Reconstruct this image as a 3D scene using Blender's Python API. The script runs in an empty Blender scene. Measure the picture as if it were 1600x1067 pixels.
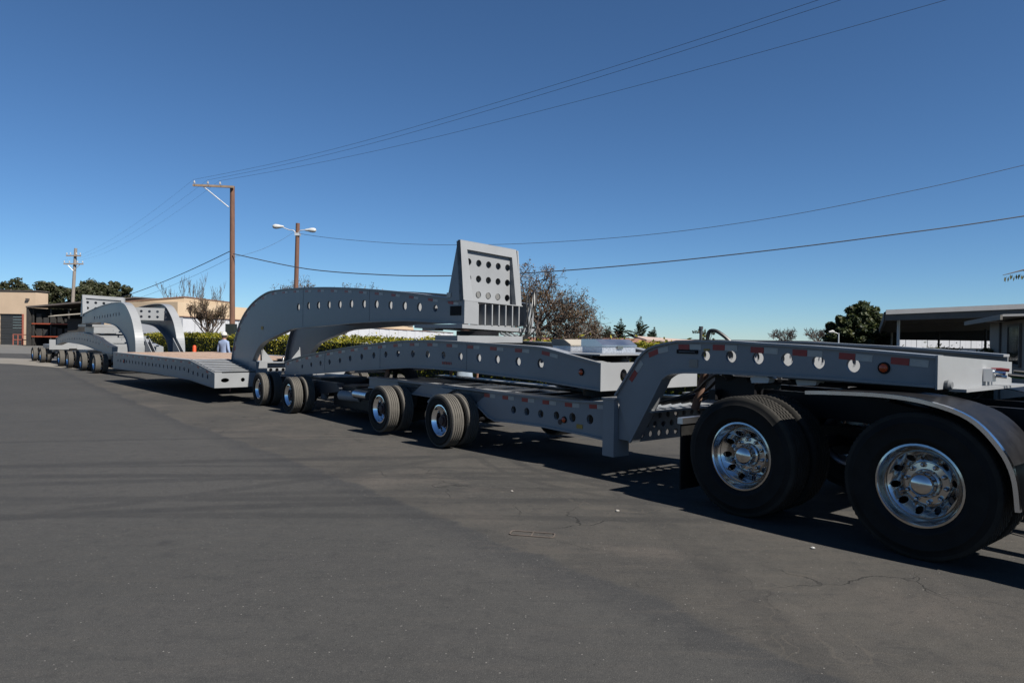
import bpy, bmesh, math, random
from math import sin, cos, pi, radians, sqrt, atan2
from mathutils import Vector, Matrix
from mathutils.geometry import tessellate_polygon
random.seed(7)
scene = bpy.context.scene
COL = scene.collection

# ------------------------------------------------------------------ camera, sky, sun, exposure
cam_d = bpy.data.cameras.new('camera')
cam = bpy.data.objects.new('camera', cam_d)
COL.objects.link(cam)
cam_d.sensor_fit = 'HORIZONTAL'
cam_d.sensor_width = 36.0
cam_d.lens = 36.0 * 1080 / 1600
cam_d.clip_start, cam_d.clip_end = 0.1, 3000
_p, _r = math.atan(8.5 / 1080), radians(0.8)
fw = Vector((0, cos(_p), -sin(_p)))
up0 = Vector((0, sin(_p), cos(_p)))
rt0 = Vector((1, 0, 0))
rt = rt0 * cos(_r) + up0 * sin(_r)
up = -rt0 * sin(_r) + up0 * cos(_r)
M = Matrix((rt, up, -fw)).transposed().to_4x4()
M.translation = Vector((0, 0, 1.55))
cam.matrix_world = M
scene.camera = cam

SUN = Vector((0.629, -0.553, 0.875)).normalized()
w = bpy.data.worlds.new('World')
scene.world = w
w.use_nodes = True
nt = w.node_tree
sky = nt.nodes.new('ShaderNodeTexSky')
sky.sky_type = 'NISHITA'
sky.sun_disc = False
sky.sun_elevation = math.asin(SUN.z)
sky.sun_rotation = atan2(SUN.x, SUN.y)
sky.air_density = 0.75
sky.dust_density = 0.0
sky.ozone_density = 9.0
sky.altitude = 0
bg = nt.nodes['Background']
bg.inputs['Strength'].default_value = 0.0505
wb = nt.nodes.new('ShaderNodeMix'); wb.data_type = 'RGBA'; wb.blend_type = 'MULTIPLY'   # camera white balance of the sky light
wb.inputs['Factor'].default_value = 1.0
wb.inputs[7].default_value = (0.85, 0.965, 0.965, 1)
nt.links.new(sky.outputs['Color'], wb.inputs[6])
nt.links.new(wb.outputs[2], bg.inputs['Color'])
sd = bpy.data.lights.new('sun', 'SUN')
sd.energy = 5.0
sd.angle = radians(0.53)
sd.color = (1.0, 0.955, 0.88)
so = bpy.data.objects.new('sun', sd)
COL.objects.link(so)
so.rotation_euler = SUN.to_track_quat('Z', 'Y').to_euler()
so.location = (20, -15, 30)
scene.view_settings.view_transform = 'Standard'
scene.view_settings.look = 'None'
scene.view_settings.exposure = 1.04
scene.view_settings.gamma = 1.0
scene.render.engine = 'CYCLES'

# ------------------------------------------------------------------ materials
MATS = {}
K = 0.50
def newmat(name):
    m = bpy.data.materials.new(name); m.use_nodes = True
    b = m.node_tree.nodes['Principled BSDF']
    MATS[name] = m
    return m, m.node_tree, b
def N(nt, t, **k):
    n = nt.nodes.new(t)
    for a, v in k.items():
        if a in n.inputs: n.inputs[a].default_value = v
        else: setattr(n, a, v)
    return n
def mat(name, col, rough=0.5, metal=0.0, var=0.12, scale=3.0, bump=0.0, bscale=60.0, stretch=None, spec=0.5, dirt=None, coat=0.0):
    m, nt, b = newmat(name)
    tc = N(nt, 'ShaderNodeTexCoord')
    src = tc.outputs['Object']
    if stretch:
        mp = N(nt, 'ShaderNodeMapping'); mp.inputs['Scale'].default_value = stretch
        nt.links.new(src, mp.inputs['Vector']); src = mp.outputs['Vector']
    no = N(nt, 'ShaderNodeTexNoise', Scale=scale, Detail=6.0, Roughness=0.6)
    nt.links.new(src, no.inputs['Vector'])
    cr = N(nt, 'ShaderNodeValToRGB')
    if metal < .5: col = [x * K for x in col]; dirt = [x * K for x in dirt] if dirt else None
    lo = [max(0, x * (1 - var)) for x in col]; hi = [min(1, x * (1 + var)) for x in col]
    if dirt: lo = dirt
    cr.color_ramp.elements[0].position = 0.3; cr.color_ramp.elements[1].position = 0.7
    cr.color_ramp.elements[0].color = (*lo, 1); cr.color_ramp.elements[1].color = (*hi, 1)
    nt.links.new(no.outputs['Fac'], cr.inputs['Fac'])
    nt.links.new(cr.outputs['Color'], b.inputs['Base Color'])
    b.inputs['Roughness'].default_value = rough
    b.inputs['Metallic'].default_value = metal
    b.inputs['Specular IOR Level'].default_value = spec
    b.inputs['Coat Weight'].default_value = coat
    rr = N(nt, 'ShaderNodeMapRange'); rr.inputs['To Min'].default_value = max(0.02, rough - .1); rr.inputs['To Max'].default_value = min(1, rough + .1)
    nt.links.new(no.outputs['Fac'], rr.inputs['Value']); nt.links.new(rr.outputs['Result'], b.inputs['Roughness'])
    if bump:
        n2 = N(nt, 'ShaderNodeTexNoise', Scale=bscale, Detail=3.0)
        nt.links.new(src, n2.inputs['Vector'])
        bp = N(nt, 'ShaderNodeBump', Strength=bump, Distance=0.01)
        nt.links.new(n2.outputs['Fac'], bp.inputs['Height'])
        nt.links.new(bp.outputs['Normal'], b.inputs['Normal'])
    return m
mat('paint', (0.392, 0.405, 0.420), 0.33, var=0.04, scale=1.3, dirt=(0.345, 0.354, 0.364), spec=0.24, bump=0.3, bscale=1.6)
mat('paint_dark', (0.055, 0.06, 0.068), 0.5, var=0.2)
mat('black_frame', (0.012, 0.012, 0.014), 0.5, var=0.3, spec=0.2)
mat('rubber', (0.014, 0.0135, 0.0125), 0.75, var=0.6, scale=5, spec=0.2)
mat('tread', (0.115, 0.105, 0.09), 0.9, var=0.18, scale=9, bump=0.3, bscale=40)
mat('tread_black', (0.045, 0.042, 0.037), 0.9, var=0.3, scale=9, spec=0.15)
mat('polish', (0.78, 0.79, 0.81), 0.14, 1.0, var=0.04)
mat('chrome', (0.50, 0.49, 0.48), 0.14, 1.0, var=0.16, scale=7)
mat('alu', (0.62, 0.63, 0.65), 0.32, 1.0, var=0.05)
mat('plate_alu', (0.55, 0.56, 0.58), 0.4, 0.85, var=0.15, scale=40, bump=0.5, bscale=60)
mat('hub_red', (0.055, 0.022, 0.020), 0.6)
mat('tape_red', (0.46, 0.022, 0.014), 0.35, var=0.15, scale=14)
mat('tape_white', (0.62, 0.60, 0.55), 0.35, var=0.1, scale=14)
mat('lens_amber', (0.75, 0.10, 0.015), 0.2, var=0.1)
mat('lens_red', (0.75, 0.03, 0.015), 0.2, var=0.1)
mat('decal_yellow', (0.55, 0.33, 0.03), 0.5)
mat('hose', (0.012, 0.012, 0.012), 0.45)
mat('hose_green', (0.10, 0.35, 0.06), 0.4)
mat('hose_red', (0.22, 0.02, 0.02), 0.4)
mat('hose_blue', (0.02, 0.04, 0.16), 0.4)
mat('wood_deck', (0.52, 0.36, 0.26), 0.75, var=0.25, scale=2, stretch=(1, 14, 14), bump=0.2)
mat('pole_wood', (0.20, 0.095, 0.060), 0.85, var=0.3, scale=3, stretch=(6, 6, 0.6), bump=0.5, bscale=20)
mat('pole_grey', (0.34, 0.29, 0.25), 0.85, var=0.3, scale=3, stretch=(6, 6, 0.6), bump=0.5, bscale=20)
mat('arm_wood', (0.40, 0.29, 0.20), 0.85, var=0.2, scale=3)
mat('galv', (0.55, 0.56, 0.57), 0.45, 0.6, var=0.1)
mat('ceramic', (0.72, 0.70, 0.68), 0.3)
mat('lamp_white', (0.78, 0.78, 0.76), 0.35)
mat('wire', (0.06, 0.07, 0.09), 0.6)
mat('tan', (0.72, 0.54, 0.38), 0.9, var=0.06, scale=0.8, bump=0.2, bscale=8)
mat('tan2', (0.74, 0.57, 0.39), 0.9, var=0.06, scale=0.6, bump=0.2, bscale=8)
mat('door_dark', (0.035, 0.038, 0.04), 0.6)
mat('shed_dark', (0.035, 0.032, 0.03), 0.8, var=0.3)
mat('shed_roof', (0.12, 0.10, 0.09), 0.8)
mat('rack_orange', (0.42, 0.08, 0.03), 0.6)
mat('rail_red', (0.42, 0.12, 0.08), 0.6)
mat('cargo', (0.16, 0.17, 0.18), 0.8, var=0.5, scale=1.5)
mat('white_wall', (0.72, 0.73, 0.76), 0.6, var=0.05, scale=0.7)
mat('white_paint', (0.78, 0.78, 0.76), 0.5, var=0.06)
mat('roof_white', (0.70, 0.68, 0.66), 0.7, var=0.06)
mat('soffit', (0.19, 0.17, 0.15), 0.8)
mat('beige', (0.42, 0.38, 0.32), 0.85, var=0.08)
mat('brown', (0.30, 0.17, 0.12), 0.8, var=0.1)
mat('roof_red', (0.33, 0.16, 0.11), 0.85, var=0.15)
mat('roof_pink', (0.62, 0.47, 0.39), 0.8, var=0.08)
mat('glass', (0.03, 0.035, 0.04), 0.08, var=0.1, spec=0.8)
mat('orange', (0.80, 0.10, 0.02), 0.55)
mat('darkgreen', (0.012, 0.020, 0.016), 0.6)
mat('bark', (0.085, 0.068, 0.055), 0.9, var=0.3, scale=6)
mat('bark_pale', (0.17, 0.14, 0.115), 0.9, var=0.3, scale=6)
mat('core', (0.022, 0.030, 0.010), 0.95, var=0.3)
mat('shirt', (0.33, 0.42, 0.62), 0.9, var=0.1, scale=5, bump=0.3, bscale=15)
mat('jeans', (0.33, 0.40, 0.48), 0.95, var=0.2, scale=6, bump=0.3, bscale=20)
mat('dark_cloth', (0.018, 0.019, 0.024), 0.9)
mat('skin', (0.42, 0.22, 0.15), 0.55, var=0.06)
mat('cap', (0.70, 0.70, 0.66), 0.9)
mat('hair', (0.03, 0.022, 0.017), 0.7)
mat('shoe', (0.02, 0.018, 0.016), 0.6)
mat('stone', (0.45, 0.42, 0.38), 0.9)
mat('litter', (0.6, 0.6, 0.58), 0.6)
mat('fender_black', (0.02, 0.02, 0.022), 0.35, var=0.4, scale=6, spec=0.06)
mat('cabpaint', (0.03, 0.04, 0.08), 0.25, var=0.1, coat=0.5)
def leafmat(name, cols, rough=0.6):
    m, nt, b = newmat(name)
    cols = [[x * .60 for x in c_] for c_ in cols]
    g = N(nt, 'ShaderNodeNewGeometry')
    cr = N(nt, 'ShaderNodeValToRGB')
    e = cr.color_ramp.elements
    e[0].position = 0; e[0].color = (*cols[0], 1)
    e[1].position = 1; e[1].color = (*cols[-1], 1)
    for i, c in enumerate(cols[1:-1]):
        x = e.new((i + 1) / (len(cols) - 1)); x.color = (*c, 1)
    nt.links.new(g.outputs['Random Per Island'], cr.inputs['Fac'])
    nt.links.new(cr.outputs['Color'], b.inputs['Base Color'])
    b.inputs['Roughness'].default_value = rough
    b.inputs['Specular IOR Level'].default_value = 0.3
    tr = N(nt, 'ShaderNodeBsdfTranslucent'); nt.links.new(cr.outputs['Color'], tr.inputs['Color'])
    mx = N(nt, 'ShaderNodeMixShader'); mx.inputs['Fac'].default_value = 0.25
    out = nt.nodes['Material Output']
    nt.links.new(b.outputs[0], mx.inputs[1]); nt.links.new(tr.outputs[0], mx.inputs[2]); nt.links.new(mx.outputs[0], out.inputs[0])
    return m
leafmat('leaf_euc', [(0.030, 0.040, 0.014), (0.050, 0.060, 0.022), (0.075, 0.080, 0.035), (0.045, 0.040, 0.020)])
leafmat('leaf_dark', [(0.012, 0.024, 0.007), (0.022, 0.038, 0.010), (0.045, 0.065, 0.015), (0.085, 0.085, 0.015)])
leafmat('leaf_hedge', [(0.10, 0.13, 0.012), (0.26, 0.25, 0.016), (0.46, 0.38, 0.02), (0.07, 0.11, 0.014), (0.36, 0.31, 0.02)])
leafmat('leaf_hedge_dull', [(0.040, 0.055, 0.012), (0.075, 0.085, 0.018), (0.14, 0.13, 0.02)])
leafmat('leaf_cedar', [(0.012, 0.028, 0.014), (0.024, 0.045, 0.020), (0.045, 0.065, 0.025)])
leafmat('leaf_brown', [(0.15, 0.085, 0.045), (0.23, 0.13, 0.07), (0.12, 0.08, 0.05), (0.15, 0.12, 0.05), (0.20, 0.17, 0.14)])
leafmat('twig', [(0.13, 0.095, 0.075), (0.20, 0.15, 0.12), (0.10, 0.07, 0.055)])

# asphalt: worn yard with an older, dusty, cracked strip beside the trailers, and tyre scuffs
def asphalt():
    m, nt, b = newmat('asphalt')
    L = nt.links.new
    tc = N(nt, 'ShaderNodeTexCoord'); P = tc.outputs['Object']
    sep = N(nt, 'ShaderNodeSeparateXYZ'); L(P, sep.inputs[0])
    def math_(op, a, c=None, v=None, clamp=False):
        n = N(nt, 'ShaderNodeMath', operation=op, use_clamp=clamp)
        if hasattr(a, 'is_linked'): L(a, n.inputs[0])
        else: n.inputs[0].default_value = a
        if c is not None:
            if hasattr(c, 'is_linked'): L(c, n.inputs[1])
            else: n.inputs[1].default_value = c
        return n.outputs[0]
    def noise(scale, detail=5, rough=0.6, vec=P, dist=0.0):
        n = N(nt, 'ShaderNodeTexNoise', Scale=scale, Detail=detail, Roughness=rough, Distortion=dist)
        L(vec, n.inputs['Vector']); return n.outputs['Fac']
    def rng(v, a, c, d=0.0, e=1.0):
        n = N(nt, 'ShaderNodeMapRange', interpolation_type='SMOOTHSTEP')
        L(v, n.inputs['Value']); n.inputs['From Min'].default_value = a; n.inputs['From Max'].default_value = c
        n.inputs['To Min'].default_value = d; n.inputs['To Max'].default_value = e
        return n.outputs['Result']
    def mixc(f, a, c, mode='MIX'):
        n = N(nt, 'ShaderNodeMix', data_type='RGBA', blend_type=mode)
        if hasattr(f, 'is_linked'): L(f, n.inputs['Factor'])
        else: n.inputs['Factor'].default_value = f
        for s, v in ((n.inputs[6], a), (n.inputs[7], c)):
            if hasattr(v, 'is_linked'): L(v, s)
            else: s.default_value = (*v, 1)
        return n.outputs[2]
    d = math_('ADD', math_('MULTIPLY', sep.outputs[0], .7837), math_('MULTIPLY', sep.outputs[1], .6211))
    wob = math_('MULTIPLY', math_('SUBTRACT', noise(0.9, 4), .5), .55)
    dd = math_('ADD', d, wob)
    old = rng(dd, 3.13, 3.23)                      # older strip begins at the paving seam
    seam = math_('MULTIPLY', rng(dd, 2.75, 3.12), rng(dd, 3.22, 3.14))
    far = rng(sep.outputs[1], 14., 32.)
    base = mixc(rng(noise(0.35, 6), .3, .7), (0.0385, 0.0380, 0.0362), (0.0480, 0.0470, 0.0445))
    oldc = mixc(rng(noise(0.8, 6, .65), .35, .68), (0.0400, 0.0382, 0.0350), (0.0580, 0.0535, 0.0465))
    c = mixc(math_('MULTIPLY', old, math_('SUBTRACT', 1.0, far)), base, oldc)
    dust = math_('MULTIPLY', rng(noise(0.55, 5, .6, dist=.6), .50, .68), math_('MULTIPLY', rng(dd, 3.0, 3.4), rng(dd, 5.6, 4.2)))
    c = mixc(math_('MULTIPLY', dust, .85), c, (0.080, 0.070, 0.060))
    c = mixc(math_('MULTIPLY', seam, .55), c, (0.023, 0.024, 0.026))
    mp = N(nt, 'ShaderNodeMapping'); mp.inputs['Rotation'].default_value = (0, 0, radians(-38)); mp.inputs['Scale'].default_value = (1.1, 6.5, 1)
    L(P, mp.inputs['Vector'])
    stk = noise(1.3, 7, .7, vec=mp.outputs['Vector'], dist=.4)
    c = mixc(math_('MULTIPLY', rng(stk, .5, .72, 0, .5), rng(dd, 2.6, 3.3, .35, 1)), c, (0.072, 0.063, 0.053))
    c = mixc(rng(stk, .48, .3, 0, .35), c, (0.026, 0.026, 0.026))
    # speckle of stones in the surface
    sp = noise(170, 2, .5)
    c = mixc(rng(sp, .57, .72, 0, .60), c, (0.125, 0.118, 0.108))
    c = mixc(rng(sp, .43, .28, 0, .65), c, (0.014, 0.014, 0.014))
    sp2 = noise(38, 3, .6)
    c = mixc(rng(sp2, .55, .72, 0, .35), c, (0.085, 0.081, 0.074))
    c = mixc(rng(sp2, .45, .30, 0, .35), c, (0.021, 0.021, 0.021))
    mid = noise(7.0, 6, .7, dist=.3)
    c = mixc(rng(mid, .52, .70, 0, .30), c, (0.066, 0.063, 0.058))
    c = mixc(rng(mid, .48, .32, 0, .38), c, (0.024, 0.024, 0.0245))
    # tyre scuffs: long turning arcs
    marks = None
    for (cx, cy, R, wd, k) in ((2, -14, 20.6, .14, .42), (2, -14, 21.1, .12, .32), (-1, -22, 29.6, .16, .42), (-1, -22, 30.2, .10, .3),
                               (5, -30, 38.2, .15, .36), (6, -31, 40.6, .2, .4), (-14, 19, 16.6, .14, .32), (3.2, 9.6, 3.25, .10, .42),
                               (3.2, 9.6, 3.65, .08, .35), (-30, 2, 31.5, .18, .25), (4, -24, 35.6, .13, .35), (0, -40, 45.9, .12, .35), (0, -40, 46.5, .14, .35)):
        dx = math_('SUBTRACT', sep.outputs[0], cx); dy = math_('SUBTRACT', sep.outputs[1], cy)
        r = math_('SQRT', math_('ADD', math_('MULTIPLY', dx, dx), math_('MULTIPLY', dy, dy)))
        e = math_('ABSOLUTE', math_('SUBTRACT', r, R))
        q = rng(e, wd, wd * .35, 0, min(.6, k * 1.15))
        marks = q if marks is None else math_('MAXIMUM', marks, q)
    marks = math_('MULTIPLY', marks, rng(noise(0.45, 3), .30, .52))
    marks = math_('MULTIPLY', marks, rng(noise(4, 4), .2, .6, .5, 1))
    c = mixc(marks, c, (0.016, 0.0165, 0.0175))
    # cracks
    v = N(nt, 'ShaderNodeTexVoronoi', feature='DISTANCE_TO_EDGE', Scale=1.15)
    nz = N(nt, 'ShaderNodeTexNoise', Scale=2.2, Detail=6.0)
    L(P, nz.inputs['Vector'])
    vm = N(nt, 'ShaderNodeVectorMath', operation='MULTIPLY_ADD')
    L(nz.outputs['Color'], vm.inputs[0]); vm.inputs[1].default_value = (.55, .55, 0); L(P, vm.inputs[2])
    L(vm.outputs[0], v.inputs['Vector'])
    crk = rng(v.outputs['Distance'], .010, .002)
    crk = math_('MULTIPLY', crk, math_('MULTIPLY', old, rng(noise(.5, 3), .45, .60)))
    crk = math_('MULTIPLY', crk, rng(dd, 5.2, 4.6))
    c = mixc(math_('MULTIPLY', crk, .7), c, (0.011, 0.011, 0.010))
    v2 = N(nt, 'ShaderNodeTexVoronoi', feature='F1', Scale=30.0); L(P, v2.inputs['Vector'])
    pick = N(nt, 'ShaderNodeSeparateColor'); L(v2.outputs['Color'], pick.inputs[0])
    peb = math_('MULTIPLY', rng(v2.outputs['Distance'], .16, .09), rng(pick.outputs[0], .82, .9))
    c = mixc(math_('MULTIPLY', peb, .85), c, (0.19, 0.18, 0.165))
    drk = math_('MULTIPLY', rng(v2.outputs['Distance'], .22, .12), rng(pick.outputs[1], .86, .92))
    c = mixc(math_('MULTIPLY', drk, .55), c, (0.012, 0.012, 0.012))
    v3 = N(nt, 'ShaderNodeTexVoronoi', feature='DISTANCE_TO_EDGE', Scale=3.3); L(vm.outputs[0], v3.inputs['Vector'])
    web = math_('MULTIPLY', rng(v3.outputs['Distance'], .03, .008), math_('MULTIPLY', old, rng(noise(.9, 4), .48, .66)))
    c = mixc(math_('MULTIPLY', web, .35), c, (0.085, 0.075, 0.062))
    # oil spots
    oil = rng(noise(1.7, 2), .70, .78, 0, .5)
    c = mixc(oil, c, (0.018, 0.018, 0.019))
    c = mixc(1.0, c, (.80, .80, .81), 'MULTIPLY')
    L(c, b.inputs['Base Color'])
    b.inputs['Roughness'].default_value = .88
    b.inputs['Specular IOR Level'].default_value = .25
    bp = N(nt, 'ShaderNodeBump', Strength=.55, Distance=.006)
    hh = math_('SUBTRACT', math_('ADD', noise(120, 3), math_('MULTIPLY', noise(12, 3), .6)), math_('MULTIPLY', crk, 1.5))
    L(hh, bp.inputs['Height']); L(bp.outputs['Normal'], b.inputs['Normal'])
asphalt()
mat('cover_rim', (0.14, 0.11, 0.09), 0.9, var=0.3, scale=12)
mat('concrete', (0.25, 0.225, 0.19), 0.9, var=0.15, scale=0.6, bump=0.2)
mat('concrete_grey', (0.16, 0.155, 0.145), 0.9, var=0.15, scale=0.4, bump=0.2)

# ------------------------------------------------------------------ helpers
def tag(o, label=None, cat=None, group=None, kind=None):
    if label: o['label'] = label
    if cat: o['category'] = cat
    if group: o['group'] = group
    if kind: o['kind'] = kind
    return o
FR = {'A': (Vector((1.983, 6.03)), radians(38.4)), 'R': (Vector((-5.84, 15.74)), radians(43.2)), 'W': (Vector((0, 0)), pi / 2)}
G = -0.13
class Fr:
    """things along the road train: t runs back along the train, l away from the camera, h up"""
    def __init__(s, name, fr, t0, l0, h0, label, cat, group=None):
        P, th = FR[fr]
        s.t0, s.l0, s.h0 = t0, l0, h0
        o = bpy.data.objects.new(name, None)
        o.empty_display_size = .3
        COL.objects.link(o)
        o.location = (P.x - sin(th) * t0 + cos(th) * l0, P.y + cos(th) * t0 + sin(th) * l0, h0)
        o.rotation_euler = (0, 0, th - pi / 2)
        tag(o, label, cat, group)
        s.o = o
    def v(s, t, l, h): return (-(t - s.t0), l - s.l0, h - s.h0)
class Wd:
    """plain world-axis thing: coordinates x, y, z about a base point"""
    def __init__(s, name, loc, label, cat, group=None, rz=0):
        o = bpy.data.objects.new(name, None); o.empty_display_size = .3
        COL.objects.link(o); o.location = loc; o.rotation_euler = (0, 0, rz)
        tag(o, label, cat, group); s.o = o
    def v(s, x, y, z): return (x, y, z)
class MB:
    def __init__(s, fr=None):
        s.V = []; s.F = []; s.fr = fr
    def add(s, verts, faces):
        n = len(s.V)
        s.V += [s.fr.v(*q) if s.fr else tuple(q) for q in verts]
        s.F += [tuple(i + n for i in f) for f in faces]
        return s
    def box(s, a0, a1, b0, b1, c0, c1):
        v = [(a, b, c) for a in (a0, a1) for b in (b0, b1) for c in (c0, c1)]
        return s.add(v, [(0, 1, 3, 2), (4, 6, 7, 5), (0, 4, 5, 1), (2, 3, 7, 6), (0, 2, 6, 4), (1, 5, 7, 3)])
    def hexa(s, v8): # two quads, bottom then top, same winding
        return s.add(v8, [(3, 2, 1, 0), (4, 5, 6, 7), (0, 1, 5, 4), (1, 2, 6, 5), (2, 3, 7, 6), (3, 0, 4, 7)])
    def prism(s, poly, l0, l1, holes=(), plane='th', seg=20, lf=None):
        """poly in (t,h) extruded along l (plane 'th'), in (l,h) along t ('lh'), or (t,l) along h ('tl')"""
        loops = [list(poly)] + [[(c[0] + c[2] * cos(2 * pi * k / seg), c[1] + (c[3] if len(c) > 3 else c[2]) * sin(2 * pi * k / seg)) for k in range(seg)] for c in holes]
        flat = [q for lp in loops for q in lp]
        tris = tessellate_polygon([[Vector((a, b, 0)) for a, b in lp] for lp in loops])
        def mk(q, d):
            return {'th': (q[0], d, q[1]), 'lh': (d, q[0], q[1]), 'tl': (q[0], q[1], d)}[plane]
        n = len(flat)
        F = [tuple(t) for t in tris] + [tuple(n + i for i in reversed(t)) for t in tris]
        k = 0
        for lp in loops:
            m = len(lp)
            for i in range(m):
                a, b = k + i, k + (i + 1) % m
                F.append((a, b, n + b, n + a))
            k += m
        return s.add([mk(q, l0) for q in flat] + [mk(q, l1) for q in flat], F)
    def tube(s, pts, r, n=6, caps=True):
        pts = [Vector(q) for q in pts]; rr = r if isinstance(r, (list, tuple)) else [r] * len(pts)
        V = []; F = []
        ref = None
        for i, q in enumerate(pts):
            d = (pts[min(i + 1, len(pts) - 1)] - pts[max(i - 1, 0)])
            if d.length < 1e-9: d = Vector((0, 0, 1))
            d.normalize()
            if ref is None: ref = d.orthogonal()
            a = ref - d * ref.dot(d)
            if a.length < 1e-6: a = d.orthogonal()
            a.normalize(); ref = a; bb = d.cross(a)
            V += [tuple(q + (a * cos(2 * pi * k / n) + bb * sin(2 * pi * k / n)) * rr[i]) for k in range(n)]
        for i in range(len(pts) - 1):
            for k in range(n):
                F.append((i * n + k, i * n + (k + 1) % n, (i + 1) * n + (k + 1) % n, (i + 1) * n + k))
        if caps:
            F.append(tuple(range(n - 1, -1, -1))); F.append(tuple((len(pts) - 1) * n + k for k in range(n)))
        return s.add(V, F)
    def lathe(s, prof, n=36, c=(0, 0, 0), axis='y', closed=False, rmod=None):
        V = []; F = []
        m = len(prof)
        for k in range(n):
            a = 2 * pi * k / n
            for j, (d, r) in enumerate(prof):
                if rmod: r = rmod(k, j, r)
                if axis == 'y': V.append((c[0] + r * cos(a), c[1] + d, c[2] + r * sin(a)))
                elif axis == 'z': V.append((c[0] + r * cos(a), c[1] + r * sin(a), c[2] + d))
                else: V.append((c[0] + d, c[1] + r * cos(a), c[2] + r * sin(a)))
        for k in range(n):
            k2 = (k + 1) % n
            for j in range(m - 1 + (1 if closed else 0)):
                j2 = (j + 1) % m
                F.append((k * m + j, k * m + j2, k2 * m + j2, k2 * m + j))
        return s.add(V, F)
    def mesh(s, name, smooth=False):
        me = bpy.data.meshes.new(name)
        me.from_pydata(s.V, [], s.F); me.update()
        bm = bmesh.new(); bm.from_mesh(me)
        bmesh.ops.recalc_face_normals(bm, faces=bm.faces)
        bm.to_mesh(me); bm.free()
        if smooth: sm(me)
        return me
    def build(s, name, mt, parent=None, smooth=False):
        return link(name, s.mesh(name, smooth), mt, parent)
def sm(me, ang=35):
    me.shade_smooth()
    try: me.set_sharp_from_angle(angle=radians(ang))
    except Exception: pass
def link(name, me, mt, parent=None):
    o = bpy.data.objects.new(name, me)
    COL.objects.link(o)
    if mt and not me.materials: me.materials.append(MATS[mt])
    if parent is not None: o.parent = parent.o if hasattr(parent, 'o') else parent
    return o
def crom(pts, n=6):
    out = []
    P = [Vector(q) for q in pts]
    for i in range(len(P) - 1):
        p0, p1, p2, p3 = P[max(i - 1, 0)], P[i], P[i + 1], P[min(i + 2, len(P) - 1)]
        for k in range(n):
            t = k / n
            out.append(tuple(.5 * ((2 * p1) + (-p0 + p2) * t + (2 * p0 - 5 * p1 + 4 * p2 - p3) * t * t + (-p0 + 3 * p1 - 3 * p2 + p3) * t ** 3)))
    out.append(tuple(P[-1]))
    return out
def copy_tree(o, parent=None):
    c = o.copy(); COL.objects.link(c); c.parent = parent
    for ch in o.children: copy_tree(ch, c)
    return c
def offset(path, d):
    out = []
    for i, q in enumerate(path):
        a = Vector(path[max(i - 1, 0)]); b = Vector(path[min(i + 1, len(path) - 1)])
        e = (b - a).normalized(); n = Vector((-e.y, e.x))
        out.append((q[0] + n.x * d, q[1] + n.y * d))
    return out

# ------------------------------------------------------------------ the ground
def gz(y):
    k = min(1, max(0, (y - 6) / 8)); k = k * k * (3 - 2 * k)
    return G * k
ys = [-60, -20, 0, 4, 6] + [6 + .5 * i for i in range(1, 17)] + [20, 40, 80, 200, 900, 1800]
xs = [-1500, -200, -60, -30, -15, -5, 0, 5, 15, 30, 60, 200, 1500]
mb = MB()
mb.add([(x, y, gz(y)) for y in ys for x in xs], [(j * len(xs) + i, j * len(xs) + i + 1, (j + 1) * len(xs) + i + 1, (j + 1) * len(xs) + i) for j in range(len(ys) - 1) for i in range(len(xs) - 1)])
tag(mb.build('ground', 'asphalt', smooth=True), kind='structure')
mb = MB(); mb.add([(-70, 42, G + .004), (-24, 33.2, G + .004), (-15.5, 27.6, G + .004), (-12, 29, G + .004), (-12.5, 33, G + .004), (-24, 38.4, G + .004), (-70, 50, G + .004)], [(0, 1, 2, 3, 4, 5, 6)])
tag(mb.build('concrete_apron', 'concrete'), kind='structure')
mb = MB(); mb.add([(-120, 58, G + .004), (-30, 47, G + .004), (-10, 48, G + .004), (-10, 130, G + .004), (-120, 130, G + .004)], [(0, 1, 2, 3, 4)])
tag(mb.build('concrete_yard', 'concrete_grey'), kind='structure')

# ------------------------------------------------------------------ wheels (shared meshes)
def tyre_mesh(R, Wt, rb, groove, mats, blocks=False):
    h = Wt / 2
    sw = R - .035
    d_ = R - rb
    prof = [(-h * .62, rb), (-h * .84, rb + d_ * .08), (-h * .93, rb + d_ * .17), (-h * .955, rb + d_ * .19), (-h * .955, rb + d_ * .23), (-h * .945, rb + d_ * .25), (-h, rb + d_ * .47), (-h * .985, rb + d_ * .62), (-h * 1.0, rb + d_ * .64), (-h * 1.0, rb + d_ * .67), (-h * .965, rb + d_ * .69), (-h * .93, rb + d_ * .80), (-h * .9, sw), (-h * .84, R - .008)]
    n0_ = len(prof)
    ng = 4
    tw = h * .80
    for g in range(ng + 1):
        a = -tw + 2 * tw * g / (ng + 1); b = -tw + 2 * tw * (g + 1) / (ng + 1)
        gw = .006 if not blocks else .008
        prof += [(a + gw * (g > 0), R), (b - gw * (g < ng), R)]
        if g < ng: prof += [(b - gw * .8, R - groove), (b + gw * .8, R - groove)]
    prof += [(-d, r) for d, r in reversed(prof[:n0_])]
    nseg = 48 if not blocks else 160
    nt0, nt1 = n0_, len(prof) - n0_ - 1
    def rm(k, j, r):
        if blocks and (k % 2 == 0) and (nt0 <= j <= nt1): return r - .007
        return r
    mb = MB(); mb.lathe(prof, nseg, rmod=rm)
    me = mb.mesh('tyre')
    for m_ in mats: me.materials.append(MATS[m_])
    for p in me.polygons:
        c = p.center; rr = sqrt(c.x ** 2 + c.z ** 2)
        p.material_index = 1 if rr > R - .03 else 0
    sm(me, 40)
    return me
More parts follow.
